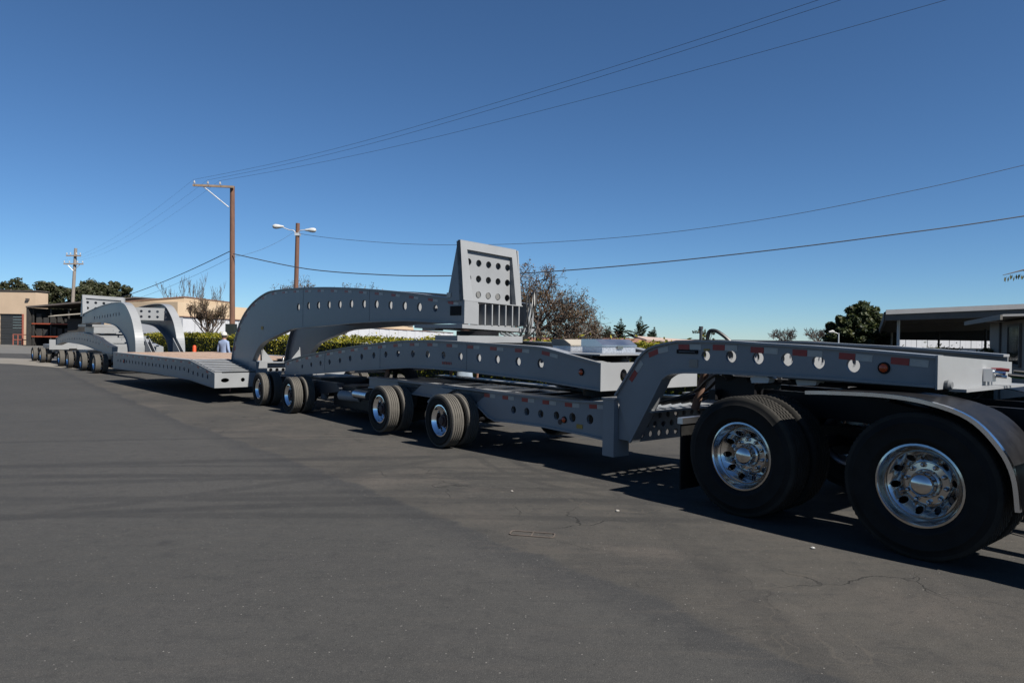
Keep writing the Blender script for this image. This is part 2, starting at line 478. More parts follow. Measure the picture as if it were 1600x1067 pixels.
def rim_mesh(Rl, Wt, face, depth_sign, nh=10, rh=None, hole_r=.028, mt='polish', cone=None):
    """outer lip, drop barrel and disc with hand holes; outboard is -y"""
    h = Wt / 2
    pr = [(-h * .62, Rl), (-h * .74, Rl - .004), (-h * .76, Rl - .018), (-h * .64, Rl - .030), (-h * .45, Rl - .036), (-h * .25, Rl - .062), (face, Rl - .066), (h * .25, Rl - .062), (h * .6, Rl - .03), (h * .74, Rl - .012), (h * .62, Rl)]
    mb = MB(); mb.lathe(pr, 48)
    # disc
    seg = 48
    R1 = Rl - .064
    poly = [(R1 * cos(2 * pi * k / seg), R1 * sin(2 * pi * k / seg)) for k in range(seg)]
    rh = rh or R1 * .80
    holes = [(rh * cos(2 * pi * (k + .5) / nh), rh * sin(2 * pi * (k + .5) / nh), hole_r) for k in range(nh)]
    loops = [poly] + [[(c[0] + c[2] * cos(2 * pi * k / 14), c[1] + c[2] * sin(2 * pi * k / 14)) for k in range(14)] for c in holes]
    if cone: loops.append([(cone[1] * cos(2 * pi * k / 32), cone[1] * sin(2 * pi * k / 32)) for k in range(32)])
    def fy(a, b):
        if not cone: return face
        q = min(1, max(0, (R1 - sqrt(a * a + b * b)) / (R1 - cone[1]))); return face + (cone[0] - face) * q
    flat = [q for l in loops for q in l]
    tris = tessellate_polygon([[Vector((a, b, 0)) for a, b in l] for l in loops])
    n = len(flat)
    V = [(a, fy(a, b), b) for a, b in flat] + [(a, fy(a, b) + .012, b) for a, b in flat]
    F = [tuple(t) for t in tris] + [tuple(n + i for i in t) for t in tris]
    k = 0
    for l in loops:
        for i in range(len(l)):
            a, b = k + i, k + (i + 1) % len(l); F.append((a, b, n + b, n + a))
        k += len(l)
    mb.add(V, F)
    me = mb.mesh('wheel'); me.materials.append(MATS[mt]); sm(me, 40)
    return me
def hub_mesh(f0, prof, mt):
    mb = MB(); mb.lathe(prof, 28)
    me = mb.mesh('hub'); me.materials.append(MATS[mt]); sm(me, 30)
    return me
def nut_mesh(mt):
    mb = MB(); mb.lathe([(0, .0), (0, .019), (-.022, .017), (-.036, .010), (-.040, 0)], 8)
    me = mb.mesh('lug_nut'); me.materials.append(MATS[mt]); return me
T_R, T_W = .3775, .215
TY = tyre_mesh(T_R, T_W, .222, .010, ('rubber', 'tread'))
RIM_OUT = rim_mesh(.232, T_W, .045, 1, nh=8, hole_r=.022)
RIM_IN = rim_mesh(.232, T_W, -.06, 1, nh=8, hole_r=.022)
HUB = hub_mesh(0, [(.055, .0), (.055, .115), (.02, .115), (.015, .088), (-.03, .085), (-.035, .06), (-.06, .055), (-.065, 0)], 'hub_red')
HUB_IN = hub_mesh(0, [(.08, 0), (.08, .13), (-.03, .13), (-.03, 0)], 'black_frame')
NUT = nut_mesh('chrome')
D_R, D_W = .525, .28
DTY = tyre_mesh(D_R, D_W, .292, .013, ('rubber', 'tread_black'), blocks=True)
DRIM = rim_mesh(.302, D_W, -.045, 1, nh=10, rh=.197, hole_r=.026, mt='chrome', cone=(.055, .150))
DRIM_IN = rim_mesh(.302, D_W, -.05, 1, nh=10, hole_r=.027, mt='alu')
def dome(r, h, y0): return [(y0 - h * sin(a), r * cos(a)) for a in [i * pi / 2 / 8 for i in range(9)]]
DHUB = hub_mesh(0, [(d + .066, r) for d, r in [(.004, .16), (-.014, .158), (-.020, .150), (-.024, .105), (-.05, .100), (-.06, .088), (-.115, .084)] + [(d - .115, r) for d, r in dome(.084, .042, 0)]], 'chrome')
RIN = rim_mesh
def wheel(fr, t, l, h, kind, flip=False, nuts=True):
    """l is the outboard face of the tyre; flip for the far side"""
    Wt = D_W if kind.startswith('d') else T_W
    s = -1 if flip else 1
    o = link('wheel', {'t': RIM_OUT, 'ti': RIM_IN, 'd': DRIM, 'di': DRIM_IN}[kind], None, fr)
    o.location = fr.v(t, l + s * Wt / 2, h)
    o.rotation_euler = (0, random.uniform(0, 6.28) , pi if flip else 0)
    ty = link('tyre', DTY if kind.startswith('d') else TY, None, o)
    hb = link('hub', {'t': HUB, 'ti': HUB_IN, 'd': DHUB, 'di': HUB_IN}[kind], None, o)
    if nuts and kind in 't d'.split():
        n = 10 if kind == 'd' else 8
        r = .134 if kind == 'd' else .100
        y = .044 if kind == 'd' else .022
        for k in range(n):
            q = link('lug_nut', NUT, None, o)
            q.location = (r * cos(2 * pi * k / n), y, r * sin(2 * pi * k / n))
            if kind == 't': q.scale = (.6, .6, .6)
    return o
def axle(fr, t, l0, l1, h, kind='t', nuts=True):
    Wt = D_W if kind == 'd' else T_W
    gap = .045 if kind == 't' else .06
    wheel(fr, t, l0, h, kind, nuts=nuts)
    wheel(fr, t, l0 + Wt + gap, h, kind + 'i', nuts=False)
    wheel(fr, t, l1, h, kind, True, nuts=False)
    wheel(fr, t, l1 - Wt - gap, h, kind + 'i', True, nuts=False)
    mb = MB(fr); mb.tube([(t, l0 + Wt * .7, h), (t, l1 - Wt * .7, h)], .062, 12)
    for ll in (l0 + 2 * Wt + .12, l1 - 2 * Wt - .12):
        mb.tube([(t, ll - .05, h), (t, ll + .05, h)], .16, 14)
    return mb.build('axle', 'black_frame', fr, smooth=True)

# ------------------------------------------------------------------ beams with flanges and holes
TAPE_R = {}
def tapes(fr, parent, path, l, drop, pitch, rl, start=0.3, hgt=.05, end=None, sgn=-1):
    """red and white reflective tape along the top edge of a beam side"""
    L = 0; seg = []
    for i in range(len(path) - 1):
        a, b = Vector(path[i]), Vector(path[i + 1]); seg.append((L, a, b)); L += (b - a).length
    def pos(s):
        for s0, a, b in reversed(seg):
            if s >= s0:
                e = (b - a).normalized(); return a + e * (s - s0), e
        return seg[0][1], (seg[0][2] - seg[0][1]).normalized()
    s = start
    while s + 2 * rl < (end or L):
        for k, mt in ((0, 'tape_white'), (1, 'tape_red')):
            p, e = pos(s + rl * k); p2, _ = pos(s + rl * (k + 1) - .004)
            n = Vector((-e.y, e.x)) * 1.0
            if n.y < 0: n = -n
            a0 = p - n * drop; a1 = p2 - n * drop
            q = [a0 - n * hgt / 2, a1 - n * hgt / 2, a1 + n * hgt / 2, a0 + n * hgt / 2]
            mb = MB(fr)
            mb.hexa([(q[0].x, l, q[0].y), (q[1].x, l, q[1].y), (q[1].x, l + sgn * .004, q[1].y), (q[0].x, l + sgn * .004, q[0].y),
                     (q[3].x, l, q[3].y), (q[2].x, l, q[2].y), (q[2].x, l + sgn * .004, q[2].y), (q[3].x, l + sgn * .004, q[3].y)])
            mb.build('reflective_tape', mt, parent)
        s += pitch
def strip(fr, path, l0, l1, th):
    """a flange: plate of thickness th following a path in (t,h)"""
    mb = MB(fr); o = offset(path, th)
    n = len(path)
    V = []
    for i in range(n):
        V += [(path[i][0], l0, path[i][1]), (path[i][0], l1, path[i][1]), (o[i][0], l1, o[i][1]), (o[i][0], l0, o[i][1])]
    F = []
    for i in range(n - 1):
        for k in range(4):
            F.append((i * 4 + k, i * 4 + (k + 1) % 4, i * 4 + 4 + (k + 1) % 4, i * 4 + 4 + k))
    F += [(0, 1, 2, 3), ((n - 1) * 4 + 3, (n - 1) * 4 + 2, (n - 1) * 4 + 1, (n - 1) * 4)]
    return mb.add(V, F)
def girder(fr, top, bot, holes, l, far=False, fw=.22, name='beam', mt='paint', seg=20, lip=.028, th=.022):
    """top and bottom are paths running the same way; the web sits near the outer edge of the flanges"""
    s = -1 if far else 1
    poly = list(top) + list(reversed(bot))
    mb = MB(fr)
    la, lb = sorted((l, l + s * .02))
    mb.prism(poly, la, lb, holes, seg=seg)
    for hc in holes:       # pipe collars through the web
        r = hc[2]; rv = hc[3] if len(hc) > 3 else r
        V = []; F = []
        for k in range(seg):
            a = 2 * pi * k / seg
            for (rr, d) in ((1.0, 0), (1.0, .035), (1.09, .035), (1.09, 0)):
                V.append((hc[0] + r * rr * cos(a), l + s * (.004 + d), hc[1] + rv * rr * sin(a)))
        for k in range(seg):
            k2 = (k + 1) % seg
            for j in range(4): F.append((k * 4 + j, k * 4 + (j + 1) % 4, k2 * 4 + (j + 1) % 4, k2 * 4 + j))
        mb.add(V, F)
    web = mb.build(name, mt, fr)
    l0, l1 = sorted((l - s * lip, l + s * fw))
    up = 1 if top[0][0] > top[-1][0] else 1
    tp = strip(fr, top, l0, l1, th if top[-1][0] > top[0][0] else -th).build('top_flange', mt, web)
    bo = strip(fr, bot, l0, l1, -th if bot[-1][0] > bot[0][0] else th).build('bottom_flange', mt, web)
    return web
def crossplate(fr, t, l0, l1, h0, h1, holes=(), th=.02, name='cross_plate', mt='paint', seg=14):
    mb = MB(fr)
    mb.prism([(l0, h0), (l1, h0), (l1, h1), (l0, h1)], t, t + th, holes, plane='lh', seg=seg)
    return mb.build(name, mt, fr)
def lerp_path(path, t):
    for i in range(len(path) - 1):
        a, b = path[i], path[i + 1]
        if min(a[0], b[0]) <= t <= max(a[0], b[0]) and a[0] != b[0]:
            return a[1] + (b[1] - a[1]) * (t - a[0]) / (b[0] - a[0])
    return path[-1][1]
def marker(fr, parent, t, h, l, mt, r=.032):
    mb = MB(fr); mb.lathe([(0, 0), (0, r * 1.35), (-.012, r * 1.3), (-.014, r)], 18, c=(t, l, h))
    b = mb.build('marker_lamp', 'rubber', parent, smooth=True)
    mb = MB(fr); mb.lathe([(-.012, r), (-.022, r * .85), (-.027, r * .5), (-.028, 0)], 18, c=(t, l, h))
    mb.build('lens', mt, parent, smooth=True)

# ------------------------------------------------------------------ truck tractor (only its rear bogie stands in the picture)
tt = Fr('truck_tractor', 'A', -.7, 1.3, 0, 'dark heavy haulage truck tractor with polished rear wheels and silver edged fender', 'truck')
for t in (-1.446, 0.0): axle(tt, t, 0.0, 2.6, D_R, 'd')
for l in (.88, 1.64):
    mb = MB(tt)
    mb.prism([(.75, .86), (.75, 1.06), (-8.4, 1.06), (-8.4, .8), (-2.2, .8)], l, l + .08)
    mb.build('frame_rail', 'black_frame', tt)
for t in (.62, -.72, -2.4, -4):
    mb = MB(tt); mb.box(t - .05, t + .05, .962, 1.638, .87, 1.04); mb.build('cross_member', 'black_frame', tt)
mb = MB(tt)
mb.prism([(-.05, .72), (-.05, 2.0 - .1), (-.45, 1.72), (-.45, 1.50), (-1.2, 1.62), (-1.3, 1.5), (-1.3, 1.1), (-1.2, .98), (-.45, 1.1), (-.45, .9)], 1.13, 1.19, plane='tl')
mb.box(-1.0, -.5, .98, 1.62, 1.063, 1.128)
mb.build('fifth_wheel', 'black_frame', tt)
for t in (-1.446, 0): # air bags and hangers
    mb = MB(tt)
    for l in (.8, 1.8): mb.tube([(t + .35, l, .62), (t + .35, l, .80)], .13, 14)
    mb.box(t - .4, t + .4, .70, .80, .56, .66); mb.box(t - .4, t + .4, 1.80, 1.90, .56, .66)
    mb.build('suspension', 'black_frame', tt)
fp = crom([(-.62, 1.135), (-.83, 1.147), (-1.21, 1.155), (-1.51, 1.128), (-1.77, 1.045), (-1.94, .88), (-2.03, .70), (-2.06, .47)], 5)
for l0, l1, lip in ((0.0, .62, -.004), (1.98, 2.6, .0)):
    fd = strip(tt, fp, l0, l1, .006).build('fender', 'fender_black', tt, smooth=True)
    ledge = l0 - .002 if l0 == 0 else l1 + .002
    mb = MB(tt); ip = offset(fp, -.010); op = offset(fp, .018)
    e0, e1 = (ledge - .022, ledge + .02) if l0 == 0 else (ledge - .02, ledge + .022)
    mb.prism([*op, *reversed(ip)], e0, e1); mb.build('fender_edge', 'polish', fd)
    for l in (e1 if l0 == 0 else e0,):
        mb = MB(tt); mb.tube([(-1.2, l0 + .1, 1.12), (-1.2, 1.0 if l0 == 0 else 1.7, .98)], .022, 8); mb.build('fender_bracket', 'black_frame', fd)
for l0, l1 in ((.02, .62), (1.98, 2.58)):
    mb = MB(tt)
    mb.prism([(l0, .74), (l1, .74), (l1, .12), (l0, .12)], .62, .635, plane='lh')
    mf = mb.build('mud_flap', 'rubber', tt)
    mb = MB(tt); mb.box(.60, .66, l0 - .01, l1 + .25 if l0 < 1 else l1 + .01, .742, .80)
    mb.build('flap_hanger', 'alu', mf)
mb = MB(tt); mb.box(.66, .74, .6, 2.0, .94, 1.04); mb.build('light_bar', 'black_frame', tt)
for (t, l) in ((.12, .52), (-.28, .62)):
    mb = MB(tt)
    mb.prism([(t - .085, 1.150), (t + .085, 1.140), (t + .10, 1.185), (t + .03, 1.215), (t - .06, 1.215), (t - .1, 1.19)], l, l + .14)
    mb.build('work_lamp', 'lamp_white', tt)
mb = MB(tt); mb.tube([(.12, .60, 1.175), (-.28, .70, 1.175)], .008, 6); mb.tube([(.3, .6, 1.16), (-.6, .72, 1.15)], .02, 6); mb.build('lamp_bracket', 'black_frame', tt)
# forward part of the tractor, beyond the right edge of the picture
mb = MB(tt); mb.lathe([(-.55, 0), (-.55, .30), (.55, .30), (.55, 0)], 24, c=(-3.2, .36, .68), axis='x'); mb.build('fuel_tank', 'black_frame', tt, smooth=True)
mb = MB(tt); mb.box(-2.62, -2.2, .08, .62, .42, .95); mb.build('battery_box', 'black_frame', tt)
mb = MB(tt)
mb.prism([(-6.1, .75), (-6.1, 2.75), (-6.5, 2.9), (-7.35, 2.85), (-7.9, 2.0), (-9.6, 1.75), (-9.8, 1.5), (-9.8, .7), (-9.3, .7), (-9.1, 1.1), (-8.5, 1.1), (-8.3, .7)], .25, 2.35)
cb = mb.build('cab', 'cabpaint', tt)
for l in (.244, 2.35):
    mb = MB(tt); mb.prism([(-6.55, 1.95), (-6.55, 2.55), (-7.3, 2.55), (-7.65, 1.95)], l, l + .006); mb.build('side_window', 'glass', cb)
wheel(tt, -8.8, .12, D_R, 'd'); wheel(tt, -8.8, 2.48, D_R, 'd', True, nuts=False)

# ------------------------------------------------------------------ jeep trailer with gooseneck
jp = Fr('jeep_trailer', 'A', 4.5, 1.3, -.07, 'grey painted jeep trailer with drilled gooseneck riding on the truck', 'trailer', 'grey units of the road train')
JT = crom([(-1.38, 1.425), (-.57, 1.474), (.1, 1.498), (.51, 1.514), (1.05, 1.508)], 4)[:-1] + crom([(1.05, 1.508), (1.30, 1.463), (1.46, 1.405), (1.57, 1.315)], 4)[:-1] + [(1.57, 1.315), (1.90, .885)]
JB = [(-1.38, 1.222), (-.57, 1.236), (.5, 1.232)] + crom([(1.0, 1.212), (1.15, 1.19), (1.25, 1.13)], 4) + [(1.46, .773), (1.685, .40)]
JH = [(-.75, 1.344, .058), (-.45, 1.36, .058), (-.16, 1.372, .058), (.13, 1.376, .058), (.42, 1.38, .058), (.71, 1.379, .05)]
LT = [(1.90, .80), (2.56, .766), (3.4, .757), (4.5, .752), (5.3, .752), (8.0, .75)]
LB = [(1.90, .376), (2.4, .40), (3.14, .416), (3.8, .402), (4.16, .383), (4.32, .42), (4.53, .53), (4.8, .585), (8.0, .59)]
LH = [(3.77, .559, .052), (3.49, .56, .052), (3.21, .558, .052), (2.91, .567, .052), (2.62, .572, .056), (2.32, .58, .056)]
for l, far in ((.5, False), (2.12, True)):
    nk = girder(jp, JT, JB, JH, l, far, name='gooseneck_beam', fw=.13)
    lo = girder(jp, LT, LB, LH, l + (.0 if not far else 0), far, name='side_beam')
    s = -1 if far else 1
    a, b = sorted((l - s * .055, l + s * .20))
    mb = MB(jp); mb.box(1.885, 2.06, a, b, .20, .845); mb.box(1.87, 2.075, a - .012, b + .012, .845, .862); mb.build('landing_leg', 'paint', jp)
    a, b = sorted((l + s * .02, l + s * .12))
    mb = MB(jp); mb.prism([(1.70, .40), (1.88, .40), (1.88, .78), (1.46, .78)], a, b); mb.build('gusset', 'paint', jp)
    if not far:
        tapes(jp, nk, JT, .5, .048, .42, .14, .05, .055)
        tapes(jp, lo, LT, .5, .045, .42, .13, .18, .05, 2.6)
        marker(jp, nk, -1.0, 1.335, .498, 'lens_amber', .036)
        marker(jp, lo, 2.76, .53, .498, 'lens_amber'); 
        mb = MB(jp); mb.lathe([(0, 0), (0, .034), (-.006, .034), (-.006, 0)], 14, c=(2.84, .498, .495)); mb.build('reflector', 'hub_red', lo)
        mb = MB(jp); mb.box(2.44, 2.54, .492, .498, .452, .502); mb.build('warning_label', 'decal_yellow', lo)
        mb = MB(jp); mb.box(.80, 1.06, .488, .498, 1.395, 1.435); pl = mb.build('name_plate', 'rubber', nk)
        mb = MB(jp); mb.box(.83, 1.03, .484, .4875, 1.409, 1.421); mb.build('plate_lettering', 'cargo', pl)
        mb = MB(jp); mb.box(.80, .90, .492, .498, 1.26, 1.34); mb.build('label', 'beige', nk)
        mb = MB(jp); mb.box(.66, .73, .492, .498, 1.432, 1.450); mb.build('label', 'decal_yellow', nk)
# front nose plate and its service connections
mb = MB(jp); mb.prism([(.473, 1.19), (2.147, 1.165), (2.147, 1.378), (.473, 1.449)], -1.40, -1.383, plane='lh'); nose = mb.build('nose_plate', 'paint', jp)
mb = MB(jp); mb.hexa([(-1.9, 1.3, 1.205), (-1.383, .6, 1.215), (-1.383, 2.1, 1.19), (-1.9, 1.8, 1.185), (-1.9, 1.3, 1.221), (-1.383, .6, 1.231), (-1.383, 2.1, 1.206), (-1.9, 1.8, 1.201)]) ; 
mb.V = []; mb.F = []
mb.box(-1.52, -1.40, .70, 2.1, 1.168, 1.19); mb.build('nose_shelf', 'paint', jp)
mb = MB(jp); mb.lathe([(0, 0), (0, .035), (-.03, .04), (-.05, .025), (-.05, 0)], 14, c=(-1.40, .62, 1.222), axis='x'); mb.build('nose_lamp', 'cargo', nose, smooth=True)
mb = MB(jp); mb.box(-1.47, -1.402, 1.42, 1.50, 1.225, 1.33); mb.build('connector_bracket', 'alu', nose)
for k, (l, mt, dz) in enumerate(((1.46, 'chrome', .035), (1.53, 'hose_blue', .03), (1.62, 'hose_red', .055), (1.56, 'chrome', .0))):
    mb = MB(jp); mb.tube([(-1.402, l, 1.265 + dz), (-1.46, l + .02, 1.268 + dz), (-1.52, l + .04, 1.262 + dz)], .015, 10); mb.build('gladhand', mt, nose, smooth=True)
for l, mt, dz in ((1.5, 'hose', .02), (1.56, 'hose_green', .01), (1.63, 'hose', .05)):
    mb = MB(jp); mb.tube(crom([(-1.55, l + .03, 1.262 + dz), (-1.8, l + .15, 1.235 + dz), (-2.3, l + .25, 1.16 + dz), (-3.2, l, 1.2), (-6.0, 1.3, 1.3)], 6), .014, 8); mb.build('air_hose', mt, jp, smooth=True)
for t in (-.62, -.33, -.04, .25, .54, .86):
    h1 = lerp_path(JT, t) - .035; h0 = 1.25
    crossplate(jp, t, .525, 2.095, h0, h1, [(.62 + .16 * k + .05 * (t > .1), (h0 + h1) / 2 + .02, .05) for k in range(9)])
mb = MB(jp); mb.box(-1.2, -.1, .53, 2.09, 1.196, 1.214); mb.lathe([(0, .0), (0, .06), (-.1, .05), (-.1, 0)], 14, c=(-.72, 1.3, 1.196), axis='z'); mb.build('kingpin_plate', 'paint_dark', jp)
# drilled bulkhead at the foot of the gooseneck
hs = []
for r, (h, n0) in enumerate(((.66, 0), (.555, .07), (.45, 0))):
    for k in range(9): hs.append((.74 + k * .15 + n0, h, .036))
crossplate(jp, 1.72, .53, 2.09, .375, .74, hs, name='bulkhead')
mb = MB(jp); mb.box(1.40, 2.1, .53, 2.09, .742, .762); mb.build('bulkhead_cap', 'paint', jp)  # front edge lengthened forward to keep the bulkhead below in shade
for t in (2.5, 3.1, 3.9, 5.6, 7.6):
    crossplate(jp, t, .525, 2.095, .46 if t < 4.1 else .605, .70, [(.95 + .36 * k, .6 if t < 4.1 else .655, .06 if t < 4.1 else .03) for k in range(3)])
# ramp plates and deck between the side beams
mb = MB(jp)
mb.hexa([(2.1, .53, .64), (2.9, .53, .735), (2.9, 2.09, .735), (2.1, 2.09, .64), (2.1, .53, .655), (2.9, .53, .75), (2.9, 2.09, .75), (2.1, 2.09, .655)])
mb.build('sloping_plate', 'paint', jp)
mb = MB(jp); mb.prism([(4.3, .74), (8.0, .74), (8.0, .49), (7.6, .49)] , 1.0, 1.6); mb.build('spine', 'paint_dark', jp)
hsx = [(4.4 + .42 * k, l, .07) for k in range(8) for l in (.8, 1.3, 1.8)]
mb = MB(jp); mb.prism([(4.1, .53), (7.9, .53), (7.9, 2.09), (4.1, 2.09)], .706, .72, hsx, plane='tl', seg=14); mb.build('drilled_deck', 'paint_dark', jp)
# gooseneck lift ram, hoses, upright pipe
mb = MB(jp); mb.tube([(1.2, 1.0, .78), (1.05, 1.0, 1.26)], .045, 12); rm_ = mb.build('lift_ram', 'brown', jp, smooth=True)
mb = MB(jp); mb.tube([(1.06, 1.0, 1.24), (1.0, 1.0, 1.44)], .022, 10); mb.build('ram_rod', 'chrome', rm_, smooth=True)
for k in range(5):
    l = .75 + .18 * k
    mb = MB(jp); mb.tube(crom([(.62 + .1 * (k % 3), l, 1.25), (.9, l + .05, 1.12), (1.1, l + .1, .98), (1.35, l - .1, .86), (1.6, l, .80)], 6), .016, 8); mb.build('hydraulic_hose', 'hose', jp, smooth=True)
mb = MB(jp); mb.box(.3, .75, .72, 1.2, .92, 1.18); mb.build('valve_box', 'black_frame', jp)
mb = MB(jp); mb.tube([(.55, .6, 1.24), (.85, 1.5, .80)], .05, 8); mb.tube([(.35, .9, 1.2), (.75, 1.9, .8)], .05, 8); mb.build('brace', 'paint_dark', jp)
mb = MB(jp); mb.tube([(.99, .80, 1.4), (.99, .80, 1.66)], .017, 8); mb.lathe([(0, .022), (.03, .022), (.03, 0)], 10, c=(.99, .80, 1.65), axis='z'); mb.build('vent_pipe', 'paint_dark', jp)
mb = MB(jp); mb.tube(crom([(.93, .84, 1.38), (.93, .84, 1.60), (.86, .86, 1.635), (.76, .9, 1.57), (.66, .95, 1.46)], 5), .02, 8); mb.build('hose_loop', 'hose', jp, smooth=True)
for t in (4.87, 6.70):
    axle(jp, t, 0.0, 2.62, T_R - .05)
    for l in (.56, 2.06):
        mb = MB(jp); mb.prism([(t - .55, .75), (t + .25, .75), (t + .1, .42), (t - .05, .30), (t - .16, .34), (t - .25, .58)], l - .06, l + .06); mb.build('hanger', 'paint_dark', jp)
        mb = MB(jp); mb.tube([(t + .30, l + .12 * (1 if l < 1 else -1), .30), (t + .30, l + .12 * (1 if l < 1 else -1), .52)], .09, 14); mb.build('brake_chamber', 'cargo', jp, smooth=True)
mb = MB(jp); mb.tube([(5.75, .40, .30), (5.75, .56, .30)], .06, 14); mb.lathe([(0, .0), (0, .085), (-.03, .085), (-.03, 0)], 16, c=(5.75, .40, .30)); mb.build('pivot_end', 'chrome', jp, smooth=True)
mb = MB(jp); mb.prism([(5.1, .74), (5.5, .75), (5.85, .50), (5.75, .42), (5.4, .62)], .42, .495); mb.build('equalizer_arm', 'paint', jp)
for k in range(3):
    mb = MB(jp); mb.tube([(3.85 - .22 * k, .95, .44), (3.85 - .22 * k, 1.55, .44)], .10, 14); mb.build('air_tank', 'beige' if k < 2 else 'cargo', jp, smooth=True)

# ------------------------------------------------------------------ equalising span between jeep and dolly
sp = Fr('equalizer_span', 'A', 7.2, 1.35, -.10, 'long grey arched span of twin drilled beams under the white tower', 'trailer', 'grey units of the road train')
ST = [(2.15, 1.232), (2.8, 1.336)] + crom([(3.10, 1.385), (3.3, 1.400), (3.82, 1.412), (4.72, 1.431), (5.58, 1.445), (6.2, 1.443), (6.75, 1.427), (7.45, 1.383), (8.46, 1.312), (9.61, 1.204), (10.93, 1.06), (11.85, .93), (12.22, .86)], 3)
SB = [(2.15, .947), (3.28, 1.002)] + crom([(4.1, 1.017), (4.71, 1.031), (5.39, 1.037), (6.2, 1.030), (6.7, 1.010), (7.44, .955), (8.45, .885), (9.6, .794), (10.92, .688), (11.65, .645), (12.22, .606)], 3)
SH = [(3.23, 1.202, .062), (3.69, 1.209, .058), (4.15, 1.222, .058), (4.59, 1.228, .058), (5.06, 1.234, .058), (5.52, 1.239, .058), (5.99, 1.237, .058), (6.45, 1.232, .058), (6.95, 1.222, .055), (7.38, 1.194, .055), (7.84, 1.164, .055), (8.32, 1.125, .055), (8.81, 1.077, .055), (9.27, 1.02, .052), (9.76, .972, .052), (10.21, .93, .05), (10.7, .88, .05), (11.2, .82, .045)]
for l, far in ((.5, False), (2.25, True)):
    bm_ = girder(sp, ST, SB, SH, l, far, fw=.13, name='arched_beam')
    if not far:
        sp_near = bm_
        tapes(sp, bm_, ST, .5, .05, .56, .155, .75, .048)
        marker(sp, bm_, 2.47, 1.13, .498, 'lens_amber')
        for k, wd in enumerate((.03, .022, .03, .026, .03, .02)):
            mb = MB(sp); mb.box(5.52 - k * .045, 5.52 - k * .045 + wd, .494, .4985, 1.100, 1.142); mb.build('red_lettering', 'tape_red', bm_)
mb = MB(sp)
mb.prism([(.472, .925), (2.278, .925), (2.278, 1.254), (.472, 1.254)], 2.128, 2.148, [(.86, 1.10, .06, .075)], plane='lh', seg=24)
mb.build('end_plate', 'paint', sp)
mb = MB(sp); mb.lathe([(0, 0), (0, .03), (-.1, .03), (-.1, 0)], 12, c=(2.22, .86, 1.10), axis='x'); mb.tube([(2.2, .78, 1.1), (2.2, .94, 1.1)], .02, 8); mb.build('hitch_pin', 'black_frame', sp)
for t in (3.5, 4.42, 5.25, 6.1, 6.9, 7.7, 8.2, 8.7, 9.2, 9.7, 10.2, 10.9, 11.7):
    h1 = lerp_path(ST, t) - .05; h0 = lerp_path(SB, t) + .04
    crossplate(sp, t, .525, 2.225, h0, h1, [(.8 + .38 * k, (h0 + h1) / 2, min(.075, (h1 - h0) * .3)) for k in range(4)])
mb = MB(sp); mb.box(2.2, 3.3, .53, 2.22, 1.335, 1.35); mb.build('platform', 'paint', sp)
mb = MB(sp); mb.box(3.3, 3.32, 1.5, 2.2, 1.2, 1.335)
mb.box(2.18, 2.2, 1.2, 2.2, 1.25, 1.335); mb.build('platform_edge', 'paint', sp)
mb = MB(sp); mb.box(5.47, 6.12, .72, 2.03, 1.44, 1.545); mb.build('bolster', 'paint', sp)
mb = MB(sp); mb.lathe([(0, 0), (0, .35), (.075, .35), (.075, 0)], 40, c=(5.85, 1.375, 1.547), axis='z'); mb.build('turntable', 'black_frame', sp, smooth=True)
mb = MB(sp); mb.lathe([(0, 0), (0, .36), (.12, .36), (.12, 0)], 32, c=(2.75, 1.3, .80), axis='z'); mb.build('front_turntable', 'black_frame', sp, smooth=True)
mb = MB(sp); mb.box(2.3, 3.2, .6, 2.1, .93, .965); mb.build('underplate', 'black_frame', sp)
for k in range(5):
    mb = MB(sp); a = .55 + .25 * k
    mb.tube(crom([(3.4 + .1 * k, .75 + .1 * k, 1.0), (3.2, .8 + .12 * k, .90), (2.9, .9 + .12 * k, .88), (2.6, .8 + .15 * k, .93), (2.35, .9, .95)], 5), .016, 7); mb.build('hydraulic_hose', 'hose' if k % 2 else 'alu', sp, smooth=True)
# toolbox things stand on the platform
def toolbox(name, fr, t0, t1, l0, l1, h0, h1, mt, label, lid):
    o = Fr(name, fr, (t0 + t1) / 2, (l0 + l1) / 2, h0, label, 'toolbox')
    mb = MB(o)
    s = (l1 - l0)
    mb.box(t0, t1, l0, l1, h0, h0 + (h1 - h0) * .45); bd = mb.build('box_body', mt, o)
    mb = MB(o)
    hh = h0 + (h1 - h0) * .45 + .002
    mb.prism([(t0 - .012, hh), (t0 - .012, hh + .02), (t0 + .12, h1), (t1 + .012, h1), (t1 + .012, hh)], l0 - .012, l1 + .012)
    mb.build('lid', lid, o)
    mb = MB(o); mb.box(t0 - .02, t0 - .014, (l0 + l1) / 2 - .05, (l0 + l1) / 2 + .05, hh - .03, hh + .01); mb.build('latch', 'chrome', o)
toolbox('toolbox', 'A', 2.62, 2.98, 1.0, 1.62, 1.352, 1.525, 'plate_alu', 'silver checker plate toolbox with sloping lid on the arched span', 'alu')
toolbox('toolbox', 'A', 3.36, 3.72, 1.15, 1.75, 1.352, 1.515, 'plate_alu', 'dull tan grey box behind the silver checker plate toolbox', 'beige')

